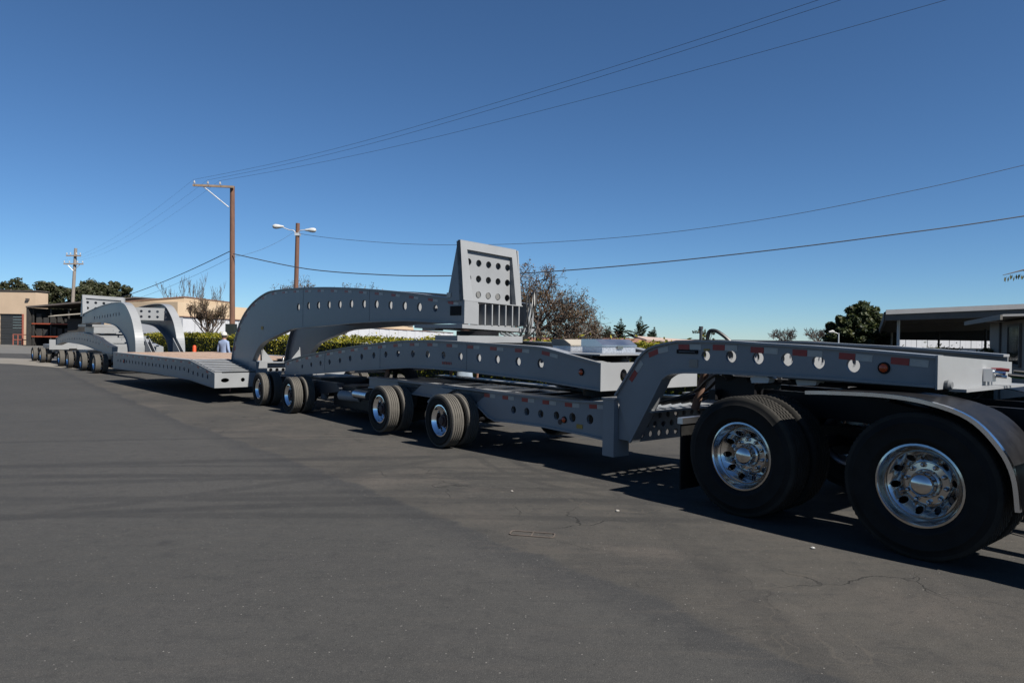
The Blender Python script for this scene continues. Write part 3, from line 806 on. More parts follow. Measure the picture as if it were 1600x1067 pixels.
# ------------------------------------------------------------------ dolly under the rear of the span
dl = Fr('rear_dolly', 'A', 11.6, 1.35, -.13, 'grey two axle dolly under the low end of the arched span', 'trailer', 'grey units of the road train')
for t in (10.74, 12.62): axle(dl, t, 0, 2.7, T_R - .13)
for l, far in ((.58, False), (2.12, True)):
    s = -1 if far else 1
    a, b = sorted((l, l + .16 * s))
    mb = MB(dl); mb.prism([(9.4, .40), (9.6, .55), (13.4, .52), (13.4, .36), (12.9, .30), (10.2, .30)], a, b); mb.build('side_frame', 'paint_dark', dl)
    for t in (10.74, 12.62):
        mb = MB(dl); mb.prism([(t - .3, .38), (t + .3, .38), (t + .1, .18), (t - .1, .18)], l - .06, l + .06); mb.build('hanger', 'paint_dark', dl)
        mb = MB(dl); mb.tube([(t - .34, l + .1 * s, .18), (t - .34, l + .1 * s, .36)], .08, 12); mb.build('brake_chamber', 'cargo', dl, smooth=True)
mb = MB(dl); mb.box(10.9, 12.0, .8, 1.9, .40, .58); mb.build('bolster', 'paint_dark', dl)
mb = MB(dl); mb.tube([(9.35, .58, .33), (8.7, .7, .33)], .10, 14); mb.build('air_tank', 'paint', dl, smooth=True)
mb = MB(dl); mb.tube([(8.2, .60, .40), (8.75, .60, .40)], .085, 14); mb.build('air_tank', 'alu', dl, smooth=True)
for k in range(4):
    t = 7.4 + .5 * k
    mb = MB(dl); mb.box(t, t + .06, .7, 2.0, .16, .52); mb.build('cross_member', 'black_frame', dl)
mb = MB(dl); mb.box(7.5, 9.9, .66, 2.04, .10, .50); mb.build('dark_filler', 'black_frame', dl)  # dark box added to fill and darken the open space under the span
mb = MB(dl); mb.box(7.0, 7.4, .6, 2.0, .05, .42); mb.build('air_spring_box', 'black_frame', dl)
mb = MB(dl); mb.box(10.0, 10.3, .9, 1.8, .08, .30); mb.build('air_spring_box', 'black_frame', dl)
mb = MB(dl); mb.box(7.2, 7.49, .95, 1.1, .43, .52); mb.box(7.2, 7.49, 1.6, 1.75, .43, .52); mb.build('tongue', 'paint_dark', dl)

# ------------------------------------------------------------------ front gooseneck with tower
def gooseneck(label, flip, T, B, Hs, l0, l1, tt0, name='gooseneck'):
    g = Fr(name, 'R', tt0, (l0 + l1) / 2, G, label, 'trailer', 'grey units of the road train')
    out = []
    for l, far in ((l0, False), (l1, True)):
        out.append(girder(g, T, B, Hs, l, far, fw=.25 if flip else .10, name='arched_beam'))
    return g, out
GT = crom([(-6.92, 2.089), (-6.51, 2.142), (-5.42, 2.264), (-4.6, 2.339), (-3.7, 2.41), (-2.7, 2.472), (-1.88, 2.503), (-.98, 2.52), (-.0, 2.515), (.52, 2.462), (1.07, 2.314), (1.45, 2.156), (1.83, 1.922), (2.15, 1.600), (2.41, 1.12), (2.55, .60)], 3)
GB = crom([(-6.92, 1.743), (-5.43, 1.805), (-4.61, 1.80), (-3.71, 1.78), (-2.72, 1.74), (-1.61, 1.690), (-.9, 1.655), (-.36, 1.55), (.32, 1.405), (.68, 1.30), (.96, 1.12), (1.22, .834), (1.50, .40)], 3)
GH = [(-6.17, 1.992, .06), (-5.71, 2.023, .07, .075), (-5.27, 2.055, .07, .075), (-4.82, 2.076, .07, .078), (-4.35, 2.105, .07, .078), (-3.91, 2.121, .07, .08), (-3.44, 2.133, .07, .08), (-2.99, 2.133, .07, .08), (-2.55, 2.136, .07, .08), (-2.1, 2.138, .07, .08), (-1.66, 2.137, .07, .08), (-1.18, 2.12, .07, .08)]
gn, gb = gooseneck('grey arched gooseneck with white drilled tower at the front of the deck', False, GT, GB, GH, .45, 1.97, 0)
tapes(gn, gb[0], GT, .45, .055, .56, .14, .12, .045, 11.2)
mb = MB(gn); mb.box(-6.86, -6.58, .44, .4485, 1.87, 2.02); mb.build('painted_opening', 'rubber', gb[0])  # no hole cut; a dark slab stands in for the shaded inside
mb = MB(gn); mb.box(.62, .74, .44, .4485, 1.62, 1.70); mb.build('warning_label', 'decal_yellow', gb[0])
for k_ in range(12):
    t = -5.77 + .455 * k_
    h1 = lerp_path(GT, t) - .06; h0 = lerp_path(GB, t) + .12
    crossplate(gn, t, .475, 1.945, h0, h1, [(.86 + .35 * k, h0 + (h1 - h0) * .5, .07) for k in range(3)])
# feet, hitch boxes and cross plates between the arms
for l, far in ((.45, False), (1.97, True)):
    s = -1 if far else 1
    a, b = sorted((l - s * .03, l + s * .25))
    mb = MB(gn); mb.prism([(.95, .27), (.95, .84), (1.28, .86), (1.55, .42), (2.5, .42), (2.4, .22)], a, b); mb.build('hitch_box', 'paint', gn)
    a, b = sorted((l + s * .25, l + s * .27))
    mb = MB(gn); mb.prism([(1.25, .84), (1.30, 1.18), (1.36, 1.18), (1.36, .84)], a, b); mb.build('gusset', 'paint', gn)
    aa, bb = sorted((l + s * .27, l + s * .52))
    mb = MB(gn); lx = l + s * .27; ly = l + s * .55
    mb.prism([(lx, .82), (ly, .82), (lx, 1.15)], 1.26, 1.28, plane='lh'); mb.build('gusset', 'paint', gn)
mb = MB(gn); mb.box(1.10, 1.24, .70, 1.72, .70, .80); mb.build('cross_beam', 'paint', gn)
mb = MB(gn); mb.box(1.0, 1.24, .70, 1.72, .802, .822); mb.build('cross_cap', 'paint', gn)
crossplate(gn, 1.02, .70, 1.72, .34, .68, [(.82 + .16 * k, h, .045) for k in range(6) for h in (.42, .53, .63)], name='drilled_plate')
mb = MB(gn); mb.lathe([(0, 0), (0, .03), (.04, .03), (.05, .018), (.09, .03), (.12, .016), (.13, 0)], 12, c=(1.15, 1.2, .824), axis='z'); mb.build('filler_cap', 'chrome', gn, smooth=True)
# tower
TL = .045   # the tower leans a little to its far side
def tw(fr, poly, t0, t1, holes, name, mt, parent):
    mb = MB(fr)
    mb.prism(poly, t0, t1, holes, plane='lh', seg=20)
    return mb.build(name, mt, parent)
def tower(fr, tf, l0, l1, hb, hm, ht, sgn, parent_label=None, skew=.03, base=True, holerow=(4, 3), depth=.45):
    """tower box whose open drilled face looks forward; tf is the front plane"""
    def H(l, h): return h - skew * (l - l0)
    W = l1 - l0
    # side cheeks (trapezoid in side view)
    for k, l in enumerate((l0, l1 - .03)):
        dh = -skew * (l - l0)
        mb = MB(fr); mb.prism([(tf + .02, hm + dh), (tf + depth, hm + dh), (tf + depth * .42, ht + dh), (tf + .12, ht + dh)], l, l + .03)
        mb.build('tower_side', 'paint', fr)
    # front frame ring
    ins = .055
    outer = [(l0, H(l0, hm)), (l1, H(l1, hm)), (l1 - .05, H(l1, ht)), (l0 + .0, H(l0, ht))]
    inner = [(l0 + .20, H(l0, hm + .0)), (l1 - .13, H(l1, hm + .0)), (l1 - .16, H(l1, ht - .13)), (l0 + .13, H(l0, ht - .13))]
    V = []; F = []
    def tt_(h, l): return tf + .02 + .10 * (h + skew * (l - l0) - hm) / (ht - hm)
    for ring in (outer, inner):
        for l, h in ring: V.append((tt_(h, l), l, h))
    for ring in (outer, inner):
        for l, h in ring: V.append((tt_(h, l) + .10, l, h))
    for k in range(4):
        k2 = (k + 1) % 4
        F += [(k, k2, 4 + k2, 4 + k), (8 + k, 12 + k, 12 + k2, 8 + k2), (k, 8 + k, 8 + k2, k2), (4 + k, 4 + k2, 12 + k2, 12 + k)]
    mb = MB(fr); mb.add(V, F); mb.build('tower_frame', 'paint', fr)
    # top cap
    mb = MB(fr)
    mb.hexa([(tf + .12, l0, H(l0, ht)), (tf + .12, l1 - .05, H(l1, ht)), (tf + depth * .42, l1 - .05, H(l1, ht)), (tf + depth * .42, l0, H(l0, ht)),
             (tf + .12, l0, H(l0, ht) + .015), (tf + .12, l1 - .05, H(l1, ht) + .015), (tf + depth * .42, l1 - .05, H(l1, ht) + .015), (tf + depth * .42, l0, H(l0, ht) + .015)])
    mb.build('tower_cap', 'paint', fr)
    # drilled panel
    nc, nr = holerow
    hs = []
    for r in range(nr):
        for c in range(nc + 1):
            l = l0 + .19 + (W - .42) * (c + .0) / nc + .02
            h = H(l, hm + (ht - hm - .13) * (.16 + .31 * r))
            hs.append((l, h, .058))
    pw = [(l0 + .10, H(l0, hm)), (l1 - .08, H(l1, hm)), (l1 - .10, H(l1, ht - .08)), (l0 + .08, H(l0, ht - .08))]
    mb = MB(fr); mb.prism(pw, 0, .02, hs, plane='lh', seg=20)
    mb.V = [fr.v(tf + .16 + q[0], q[1], q[2]) for q in [(v_[0] * -1 + fr.t0, v_[1] + fr.l0, v_[2] + fr.h0) for v_ in mb.V]]
    mb.build('drilled_panel', 'paint', fr)
    mb = MB(fr); bk = [(l0 + .03, H(l0, hm)), (l1 - .03, H(l1, hm)), (l1 - .06, H(l1, ht)), (l0 + .03, H(l0, ht))]
    V = []
    for dt in (0, .02):
        for l, h in bk: V.append((tf + depth - (depth * .58) * (h + skew * (l - l0) - hm) / (ht - hm) - .03 + dt, l, h))
    mb.hexa(V); mb.build('tower_back', 'paint', fr)
tower(gn, -6.97, .42, 1.70, 1.76, 2.10, 3.06, 1, skew=.035)
# ribbed base box under the tower
mb = MB(gn); mb.prism([(.42, 1.735), (.70, 1.728), (.70, 2.088), (.42, 2.098)], -6.975, -6.93, plane='lh'); mb.build('base_plate_side', 'paint', gn)
for k in range(7):
    l = .70 + .152 * k
    mb = MB(gn); mb.prism([(l, 1.72), (l + .022, 1.72), (l + .022, 2.06), (l, 2.06)], -6.97, -6.80, plane='lh'); mb.build('base_rib', 'paint', gn)
mb = MB(gn); mb.prism([(.70, 1.72), (1.66, 1.70), (1.66, 2.04), (.70, 2.06)], -6.80, -6.78, plane='lh'); mb.build('base_back_plate', 'paint', gn)
mb = MB(gn); mb.hexa([(-6.975, .42, 2.10), (-6.975, 1.70, 2.055), (-6.5, 1.70, 2.055), (-6.5, .42, 2.10), (-6.975, .42, 2.115), (-6.975, 1.70, 2.07), (-6.5, 1.70, 2.07), (-6.5, .42, 2.115)]); mb.build('base_cap', 'paint', gn)
mb = MB(gn); mb.prism([(1.82, 1.72), (1.99, 1.715), (1.99, 2.04), (1.82, 2.045)], -6.95, -6.90, plane='lh'); mb.build('base_plate_side', 'paint', gn)
mb = MB(gn); mb.hexa([(-7.0, .36, 1.665), (-7.0, 1.99, 1.61), (-5.7, 1.99, 1.61), (-5.7, .36, 1.665), (-7.0, .36, 1.725), (-7.0, 1.99, 1.68), (-5.7, 1.99, 1.68), (-5.7, .36, 1.725)]); mb.build('bottom_plate', 'paint', gn)
mb = MB(gn); mb.box(-6.2, -5.85, .42, .6, 1.62, 1.72); mb.build('stop_block', 'paint', gn)
mb = MB(gn); mb.box(-6.63, -6.53, .405, .418, 2.16, 2.24); mb.build('side_label', 'tape_white', gn)
rh_ = random.Random(77)
for k in range(5):
    l = 1.66 + .06 * k; j_ = lambda a: rh_.uniform(-a, a)
    mb = MB(gn); mb.tube(crom([(-7.02, l - .25 + j_(.1), 1.48), (-7.12 + j_(.04), l - .08 + j_(.05), 1.60 + j_(.04)), (-7.10 + j_(.05), l + j_(.05), 1.9 + j_(.1)), (-7.06 + j_(.05), l + .06, 2.14 + j_(.08)), (-6.95, l + .16 + j_(.05), 2.30 + j_(.08)), (-6.8, l + .27 + j_(.04), 2.16 + j_(.08)), (-6.75, l + .30 + j_(.05), 1.85), (-6.72, l + .28 + j_(.08), 1.50)], 6), .012 + .004 * (k % 2), 8); mb.build('hydraulic_hose', 'hose', gn, smooth=True)
for k in range(3):
    mb = MB(gn); mb.tube(crom([(-7.03, 1.15 + .12 * k, 1.60), (-7.1, 1.28 + .12 * k, 1.52), (-7.06, 1.4 + .1 * k, 1.49), (-7.02, 1.55 + .05 * k, 1.5)], 5), .018, 8); mb.build('hose_fitting', 'cargo', gn, smooth=True)

def seams(fr, parent, T, B, l, ts):
    for t in ts:
        h0, h1 = lerp_path(B, t) + .01, lerp_path(T, t) - .01
        mb = MB(fr); mb.box(t - .006, t + .006, l - .005, l - .001, h0, h1); mb.build('weld_seam', 'paint', parent)
seams(gn, gb[0], GT, GB, .45, (-4.1, -1.4))
seams(sp, sp_near, ST, SB, .5, (4.9, 7.6, 10.0))
# ------------------------------------------------------------------ drop deck
dk = Fr('drop_deck', 'R', 5.4, 1.2, G, 'low grey deck with wooden floor and white ribbed ramp end', 'trailer', 'grey units of the road train')
DT = [(.95, .576), (2.64, .822), (9.92, .822)]
DB = [(.95, .264), (2.62, .366), (5.02, .385), (9.92, .34)]
DH = [(1.42 + .33 * k, .475 + .062 * min(1, max(0, (1.42 + .33 * k - 1.2) / 1.4)) + (.0 if k < 4 else .06) * min(1, (k - 3) / 2 if k > 3 else 0), .048, .055) for k in range(25)]
for l, far in ((-.55, False), (2.95, True)):
    gdr = girder(dk, DT, DB, DH, l, far, fw=.16, name='side_rail', lip=.018)
    if not far:
        tapes(dk, gdr, DT, -.55, .05, .62, .16, .25, .045)
        marker(dk, gdr, 8.62, .60, -.552, 'lens_red', .05)
for l0, l1 in ((-.565, .40), (2.0, 2.965)):
    mb = MB(dk)
    mb.prism([(l0, .245), (l1, .245), (l1, .588), (l0, .588)], .93, .949, [(l0 + .24, .42, .095, .05), (l0 + .66, .42, .048, .048)], plane='lh', seg=24)
    mb.build('end_plate', 'paint', dk)
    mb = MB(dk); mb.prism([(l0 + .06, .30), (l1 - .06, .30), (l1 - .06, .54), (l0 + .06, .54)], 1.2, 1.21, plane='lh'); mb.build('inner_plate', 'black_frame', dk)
    for k in range(8):
        t = .97 + .212 * k; h = .585 + .1455 * (t - .95)
        mb = MB(dk); mb.prism([(t + .05, h - .012), (t + .185, h - .012), (t + .185, h + .052), (t, h + .044), (t, h + .034), (t + .05, h - .002)], l0 + .02, l1); mb.build('ramp_rib', 'paint', dk)
    mb = MB(dk); mb.hexa([(.96, l0 + .02, .52), (2.66, l0 + .02, .767), (2.66, l1, .767), (.96, l1, .52), (.96, l0 + .02, .570), (2.66, l0 + .02, .817), (2.66, l1, .817), (.96, l1, .570)]); mb.build('ramp_plate', 'paint_dark', dk)  # dark colour stands in for shade in the gaps between the ribs
mb = MB(dk); mb.box(2.7, 9.9, -.37, 2.77, .70, .80); mb.build('deck_plate', 'paint_dark', dk)
npl = 12
for k in range(npl):
    a = -.37 + 3.14 * k / npl
    mb = MB(dk); mb.box(2.68, 9.9, a + .004, a + 3.14 / npl - .004, .802, .838 + random.uniform(-.003, .003)); mb.build('plank', 'wood_deck', dk)
for t in (3.6, 5, 6.4, 7.8, 9.2):
    crossplate(dk, t, -.52, 2.92, .42, .70)
crossplate(dk, 9.9, -.53, 2.93, .35, .80, name='rear_plate')

# ------------------------------------------------------------------ rear gooseneck, span and bogies
RT = crom([(19.6, 2.215), (17.15, 2.45), (15.11, 2.575), (13.6, 2.59), (12.85, 2.51), (12.35, 2.30), (11.83, 1.932), (11.49, 1.477), (11.35, 1.1), (11.31, .60)], 4)
RB = crom([(19.6, 1.849), (17.13, 1.892), (15.58, 1.858), (14.14, 1.754), (13.24, 1.514), (12.6, 1.237), (12.32, .9), (12.28, .60)], 4)
RH = [(13.6 + .42 * k, 2.17 - .012 * k, .06, .07) for k in range(10)]
gr, grb = gooseneck('grey arched gooseneck standing up behind the wooden deck', True, RT, RB, RH, .5, 2.1, 14)
for l in (.5, 2.1):
    s = 1 if l < 1 else -1
    a, b = sorted((l + s * .03, l + s * .25))
    mb = MB(gr); mb.prism([(9.95, .4), (12.3, .4), (12.3, .62), (11.2, .7), (9.95, .62)], a, b); mb.build('hitch_box', 'paint', gr)
    for q in (.27, .40):
        mb = MB(gr); mb.prism([(10.5, .80), (11.3, .80), (11.3, 1.3)], l + s * q, l + s * q + .02); mb.build('gusset', 'paint', gr)
for t, h0, h1 in ((12.75, 1.95, 2.42), (16, 2.0, 2.4)):
    crossplate(gr, t, .53, 2.07, h0, h1, [(.75 + .28 * k, h0 + .13 + .2 * j, .05) for k in range(5) for j in (0, 1)])
for k in range(6):
    mb = MB(gr); t = 13.4 + .42 * k; h = .95 + .115 * k
    mb.box(t, t + .07, .76, 1.84, h, h + .05); mb.build('cross_bar', 'paint', gr)
tower(gr, 19.3, .46, 2.14, 1.8, 2.15, 3.08, 1, skew=.03, holerow=(4, 3))
mb = MB(gr); mb.box(18.9, 20.4, .5, 2.1, 1.70, 1.80); mb.build('bottom_plate', 'paint', gr)
s2 = Fr('equalizer_span', 'R', 19.8, 1.3, G, 'far grey arched span with orange glints below the rear gooseneck', 'trailer', 'grey units of the road train')
QT = crom([(14.52, .90), (15.3, .985), (16.05, 1.09), (17.1, 1.25), (18.22, 1.36), (20.0, 1.424), (21.95, 1.412), (23.64, 1.309), (25.14, 1.10)], 3)
QB = crom([(14.52, .655), (15.5, .68), (17.09, .76), (18.5, .87), (19.98, .94), (21.9, .97), (23.33, .98), (25.14, .80)], 3)
QH = [(16.6 + .5 * k, 1.0 + .16 * sin(pi * k / 15), .05) for k in range(16)]
for l, far in ((.5, False), (2.3, True)):
    q_ = girder(s2, QT, QB, QH, l, far, fw=.24, name='arched_beam')
    if not far: tapes(s2, q_, QT, .5, .06, .6, .15, .4, .045)
for t in (14.5, 25.14):
    h = lerp_path(QT, max(14.53, min(25.1, t)))
    crossplate(s2, t - .02, .475, 2.325, .65 if t < 20 else .8, h + .02, name='end_plate')
for t in (16, 17.5, 19, 20.5, 22, 23.5):
    h1 = lerp_path(QT, t) - .05; h0 = lerp_path(QB, t) + .03
    crossplate(s2, t, .525, 2.275, h0, h1)
mb = MB(s2); mb.box(18.9, 20.6, .8, 1.9, 1.42, 1.69); mb.build('bolster', 'paint', s2)
for i, (ta, tb, lab) in enumerate(((15.25, 17.45, 'near two axle bogie just behind the wooden deck'), (20.0, 21.8, 'middle two axle bogie below the far arched span'), (26.3, 28.5, 'last two axle bogie at the far tail of the trailer'))):
    b_ = Fr('axle_bogie', 'R', (ta + tb) / 2, 1.3, G, lab, 'trailer', 'bogies at the rear of the road train')
    for t in (ta, tb): axle(b_, t, 0, 2.6, T_R + G, nuts=False)
    for l in (.6, 1.86):
        mb = MB(b_); mb.prism([(ta - .5, .36), (ta - .3, .58), (tb + .4, .58), (tb + .5, .36), (tb, .26), (ta, .26)], l, l + .14); mb.build('side_frame', 'paint', b_)
    mb = MB(b_); mb.box(ta, tb, .8, 1.8, .45, .64); mb.build('bolster', 'paint', b_)
    if i == 2:
        for l0, l1 in ((.3, 1.15), (1.5, 2.3)):
            crossplate(b_, 25.7, l0, l1, .55, 1.05, name='end_plate')
        mb = MB(b_); mb.box(25.72, 28.6, .5, 2.1, .60, .78); mb.build('frame', 'paint', b_)

# ------------------------------------------------------------------ people
def person(name, label, loc, rz, height, cloth, lower, cap=None, pose='hips', skinarms=False, hairc='hair'):
    root = bpy.data.objects.new(name, None); COL.objects.link(root); root.location = loc; root.rotation_euler = (0, 0, rz)
    tag(root, label, 'person')
    k = height / 1.75
    # faces +y; joints (x,y,z,rx,ry)
    J = {'pel': (0, 0, .96, .165, .115), 'wai': (0, .01, 1.10, .150, .105), 'che': (0, .0, 1.30, .175, .125), 'sho': (0, -.01, 1.43, .12, .10), 'nec': (0, .0, 1.50, .062, .064), 'hd1': (0, .02, 1.60, .078, .095), 'hd2': (0, .015, 1.70, .070, .085)}
    E = [('pel', 'wai'), ('wai', 'che'), ('che', 'sho'), ('sho', 'nec'), ('nec', 'hd1'), ('hd1', 'hd2')]
    hy, hz_ = 0, 0
    if pose == 'bend':
        J.update({'wai': (0, .10, 1.06, .15, .105), 'che': (0, .30, 1.13, .175, .125), 'sho': (0, .44, 1.13, .12, .10), 'nec': (0, .52, 1.15, .062, .064), 'hd1': (0, .62, 1.13, .078, .095), 'hd2': (0, .71, 1.13, .07, .085)})
        hy, hz_ = .60, -.47
    for s, n in ((-1, 'L'), (1, 'R')):
        J['hip' + n] = (s * .095, 0, .90, .098, .10); J['kne' + n] = (s * .105, .02, .50, .066, .068); J['cal' + n] = (s * .108, -.005, .34, .058, .062); J['ank' + n] = (s * .11, -.01, .09, .042, .05); J['toe' + n] = (s * .125, .15, .035, .042, .035)
        J['shl' + n] = (s * .17, -.01, 1.41, .066, .07)
        if pose == 'bend':
            J['shl' + n] = (s * .17, .44, 1.10, .066, .07); J['elb' + n] = (s * .20, .50, .84, .046, .048); J['wri' + n] = (s * .18, .56, .62, .032, .03); J['han' + n] = (s * .17, .58, .55, .036, .022)
        elif pose == 'hips':
            J['elb' + n] = (s * .30, -.05, 1.14, .046, .048); J['wri' + n] = (s * .25, .06, .90, .032, .03); J['han' + n] = (s * .235, .09, .83, .036, .022)
        else:
            J['elb' + n] = (s * .245, -.03, 1.13, .046, .048); J['wri' + n] = (s * .27, .05, .90, .031, .03); J['han' + n] = (s * .27, .07, .82, .038, .022)
        E += [('pel', 'hip' + n), ('hip' + n, 'kne' + n), ('kne' + n, 'cal' + n), ('cal' + n, 'ank' + n), ('ank' + n, 'toe' + n), ('sho', 'shl' + n), ('shl' + n, 'elb' + n), ('elb' + n, 'wri' + n), ('wri' + n, 'han' + n)]
    keys = list(J)
    me = bpy.data.meshes.new('skel')
    me.from_pydata([tuple(c * k for c in J[q][:3]) for q in keys], [(keys.index(a), keys.index(b)) for a, b in E], [])
    ob = bpy.data.objects.new('skel', me); COL.objects.link(ob)
    md = ob.modifiers.new('s', 'SKIN'); md.use_smooth_shade = True
    for i, q in enumerate(keys):
        sv = me.skin_vertices[0].data[i]; sv.radius = (J[q][3] * k, J[q][4] * k); sv.use_root = (q == 'pel')
    ob.modifiers.new('u', 'SUBSURF').levels = 2
    ob.modifiers['u'].render_levels = 2
    bpy.context.view_layer.update()
    dg = bpy.context.evaluated_depsgraph_get()
    me2 = bpy.data.meshes.new_from_object(ob.evaluated_get(dg))
    bpy.data.objects.remove(ob)
    # fingers joined to each hand, nose, ears
    mb = MB()
    for n in 'LR':
        hx, hy, hz = [c * k for c in J['han' + n][:3]]
        s = -1 if n == 'L' else 1
        for f in range(4):
            y = hy + (.027 - .018 * f) * k; ln = (.075, .083, .078, .062)[f] * k
            mb.tube([(hx, y, hz + .01), (hx - s * .006, y, hz - ln * .45), (hx - s * .018, y + .004, hz - ln)], [.010 * k, .009 * k, .007 * k], 6)
        mb.tube([(hx, hy + .025 * k, hz + .03 * k), (hx - s * .012, hy + .055 * k, hz - .01 * k), (hx - s * .018, hy + .062 * k, hz - .045 * k)], [.011 * k, .010 * k, .008 * k], 6)
    fm = mb.mesh('fingers', True)
    hd = MB()
    HO = Vector((0, hy, hz_)) * k
    hd.add([(-.016 * k, .105 * k, 1.61 * k), (.016 * k, .105 * k, 1.61 * k), (0, .138 * k, 1.605 * k), (0, .108 * k, 1.655 * k), (0, .10 * k, 1.595 * k)], [(0, 2, 3), (2, 1, 3), (0, 4, 2), (4, 1, 2)])
    for s in (-1, 1): hd.tube([(s * .076 * k, .015 * k, 1.655 * k), (s * .088 * k, .008 * k, 1.64 * k), (s * .078 * k, .012 * k, 1.60 * k)], .012 * k, 6)
    hd.V = [tuple(Vector(v_) + HO) for v_ in hd.V]
    hm = hd.mesh('face', True)
    bm = bmesh.new(); bm.from_mesh(me2); bm.from_mesh(fm); bm.from_mesh(hm); bm.to_mesh(me2); bm.free()
    me2.name = 'body'
    for q in ('skin', cloth, lower, 'shoe'): me2.materials.append(MATS[q])
    for p in me2.polygons:
        c = p.center / k; ax = abs(c.x)
        i = 0
        if c.z < .085 or (c.z < .13 and c.y > .04): i = 3
        elif c.z < .98 and ax < .225 and not (ax > .2 and c.z > .75): i = 2
        elif (c.z > 1.51) if pose != 'bend' else (c.y > .56 and ax < .13): i = 0
        elif (ax > .20 and c.z < .905) or (pose == 'bend' and c.y > .4 and c.z < .8): i = 0
        elif skinarms and ax > .215 and c.z < 1.22: i = 0
        else: i = 1
        p.material_index = i
        p.use_smooth = True
    body = link('body', me2, None, root)
    mb = MB()
    pr = [(0.0, .092), (.04, .094), (.08, .078), (.115, .045), (.125, 0)]
    if cap:
        mb.lathe([(d, r * 1.04) for d, r in pr], 20, c=(0, .012 * k, 1.672 * k), axis='z')
        mb.add([(-.075, .075, 1.675 * k), (.075, .075, 1.675 * k), (.05, .19, 1.662 * k), (-.05, .19, 1.662 * k), (-.075, .075, 1.685 * k), (.075, .075, 1.685 * k), (.05, .19, 1.668 * k), (-.05, .19, 1.668 * k)], [(0, 1, 2, 3), (4, 7, 6, 5), (0, 4, 5, 1), (1, 5, 6, 2), (2, 6, 7, 3), (3, 7, 4, 0)])
        mb.build('cap', cap, root, smooth=True)
        mb = MB(); mb.lathe([(-.07, .07), (-.03, .084), (0.0, .088), (.02, .086)], 18, c=(0, .002 * k, 1.655 * k), axis='z'); mb.build('hair', hairc, root, smooth=True)
    else:
        mb.lathe([(-.02, .086)] + pr, 20, c=(0, .004 * k + HO.y, 1.665 * k + HO.z), axis='z'); mb.build('hair', hairc, root, smooth=True)
    mb = MB()
    for s in (-1, 1): mb.lathe([(.0, 0), (.0, .010), (.006, .006), (.008, 0)], 10, c=(s * .032 * k, .098 * k + HO.y, 1.642 * k + HO.z), axis='y')
    mb.build('eyes', 'hair', root)
    return root
person('person', 'man in pale blue long sleeved shirt and white cap beyond the wooden deck', (-10.0, 24.0, G), radians(-20), 1.64, 'shirt', 'dark_cloth', cap='cap', pose='hang')
person('person', 'person in faded light blue jeans seen below the arched span', (-.93, 13.6, G), radians(12), 1.72, 'cargo', 'jeans', pose='hang', skinarms=True)
person('person', 'person in dark clothes bending down behind the jeep trailer wheels', (-1.85, 13.0, G), radians(75), 1.66, 'dark_cloth', 'dark_cloth', pose='bend', skinarms=True)

# ------------------------------------------------------------------ poles, lamps, wires
def pole(name, label, x, y, h, r0, r1, mt, lean=(0, 0), cat='utility pole'):
    o = Wd(name, (x, y, G), label, cat)
    mb = MB(o); n = 8
    mb.tube([(lean[0] * i / n, lean[1] * i / n, h * i / n) for i in range(n + 1)], [r0 + (r1 - r0) * i / n for i in range(n + 1)], 12)
    mb.build('pole', mt, o, smooth=True)
    return o
def insulator(o, x, y, z, s=1):
    mb = MB(o); mb.lathe([(0, .015), (.06 * s, .015), (.06 * s, .05 * s), (.10 * s, .06 * s), (.13 * s, .03 * s), (.16 * s, .04 * s), (.19 * s, .02 * s), (.20 * s, 0)], 10, c=(x, y, z), axis='z')
    mb.build('insulator', 'ceramic', o, smooth=True)
p1 = pole('utility_pole', 'tall brown wooden pole with one sided crossarm of three insulators', -16.18, 40, 10.1, .16, .13, 'pole_wood', (-.10, 0))
mb = MB(p1); mb.hexa([(-2.27, -.16, 10.02 + .0), (.06, -.16, 9.95), (.06, -.28, 9.95), (-2.27, -.28, 10.02), (-2.27, -.16, 10.14), (.06, -.16, 10.07), (.06, -.28, 10.07), (-2.27, -.28, 10.14)]); mb.build('crossarm', 'arm_wood', p1)
mb = MB(p1); mb.tube([(-1.66, -.22, 10.0), (-.22, -.18, 8.85)], .035, 8); mb.build('brace', 'galv', p1)
for x in (-2.2, -1.42, -.72): insulator(p1, x, -.22, 10.135 - .03 * (x + 2.2), 1.1)
mb = MB(p1); mb.box(-.32, .17, -.24, .24, 0, 2.15); mb.build('pole_guard', 'darkgreen', p1)
p2 = pole('street_lamp', 'brown wooden pole carrying two white street lamp heads', -13.85, 44, 8.65, .16, .125, 'pole_wood', (.13, 0), 'street lamp')
for s, x1, z1 in ((-1, -1.05, 8.40), (1, .98, 8.20)):
    mb = MB(p2); mb.tube(crom([(.12 + .1 * s, -.14, 8.03), (.12 + .22 * s, -.16, 8.17), (.12 + .5 * s, -.16, 8.20 + .02 * (z1 - 8.2)), (x1 - .25 * s, -.16, z1 - .03)], 5), .03, 8); a = mb.build('lamp_arm', 'galv', p2, smooth=True)
    mb = MB(p2); V = crom([(x1 - .34 * s, z1), (x1 - .1 * s, z1), (x1 + .15 * s, z1), (x1 + .36 * s, z1)], 3)
    mb.tube([(v_[0], -.16, v_[1]) for v_ in V], [.05, .07, .085, .105, .13, .145, .15, .145, .12, .06], 12); mb.build('lamp_head', 'lamp_white', a, smooth=True)
mb = MB(p2); mb.box(-.02, .28, -.16, .16, 7.85, 8.02); mb.build('clamp', 'galv', p2)
p3 = pole('utility_pole', 'distant pole with two short crossarms before the dark trees at left', -54.3, 85, 11.7, .22, .17, 'pole_grey', (.55, 0))
for z, hw in ((9.75, 1.2), (10.75, .9)):
    mb = MB(p3); mb.box(.45 - hw, .45 + hw, -.32, -.2, z - .07, z + .07); mb.build('crossarm', 'arm_wood', p3)
    for k in (-1, -.45, .45, 1): insulator(p3, .45 + k * (hw - .08), -.26, z + .07, 1.6)
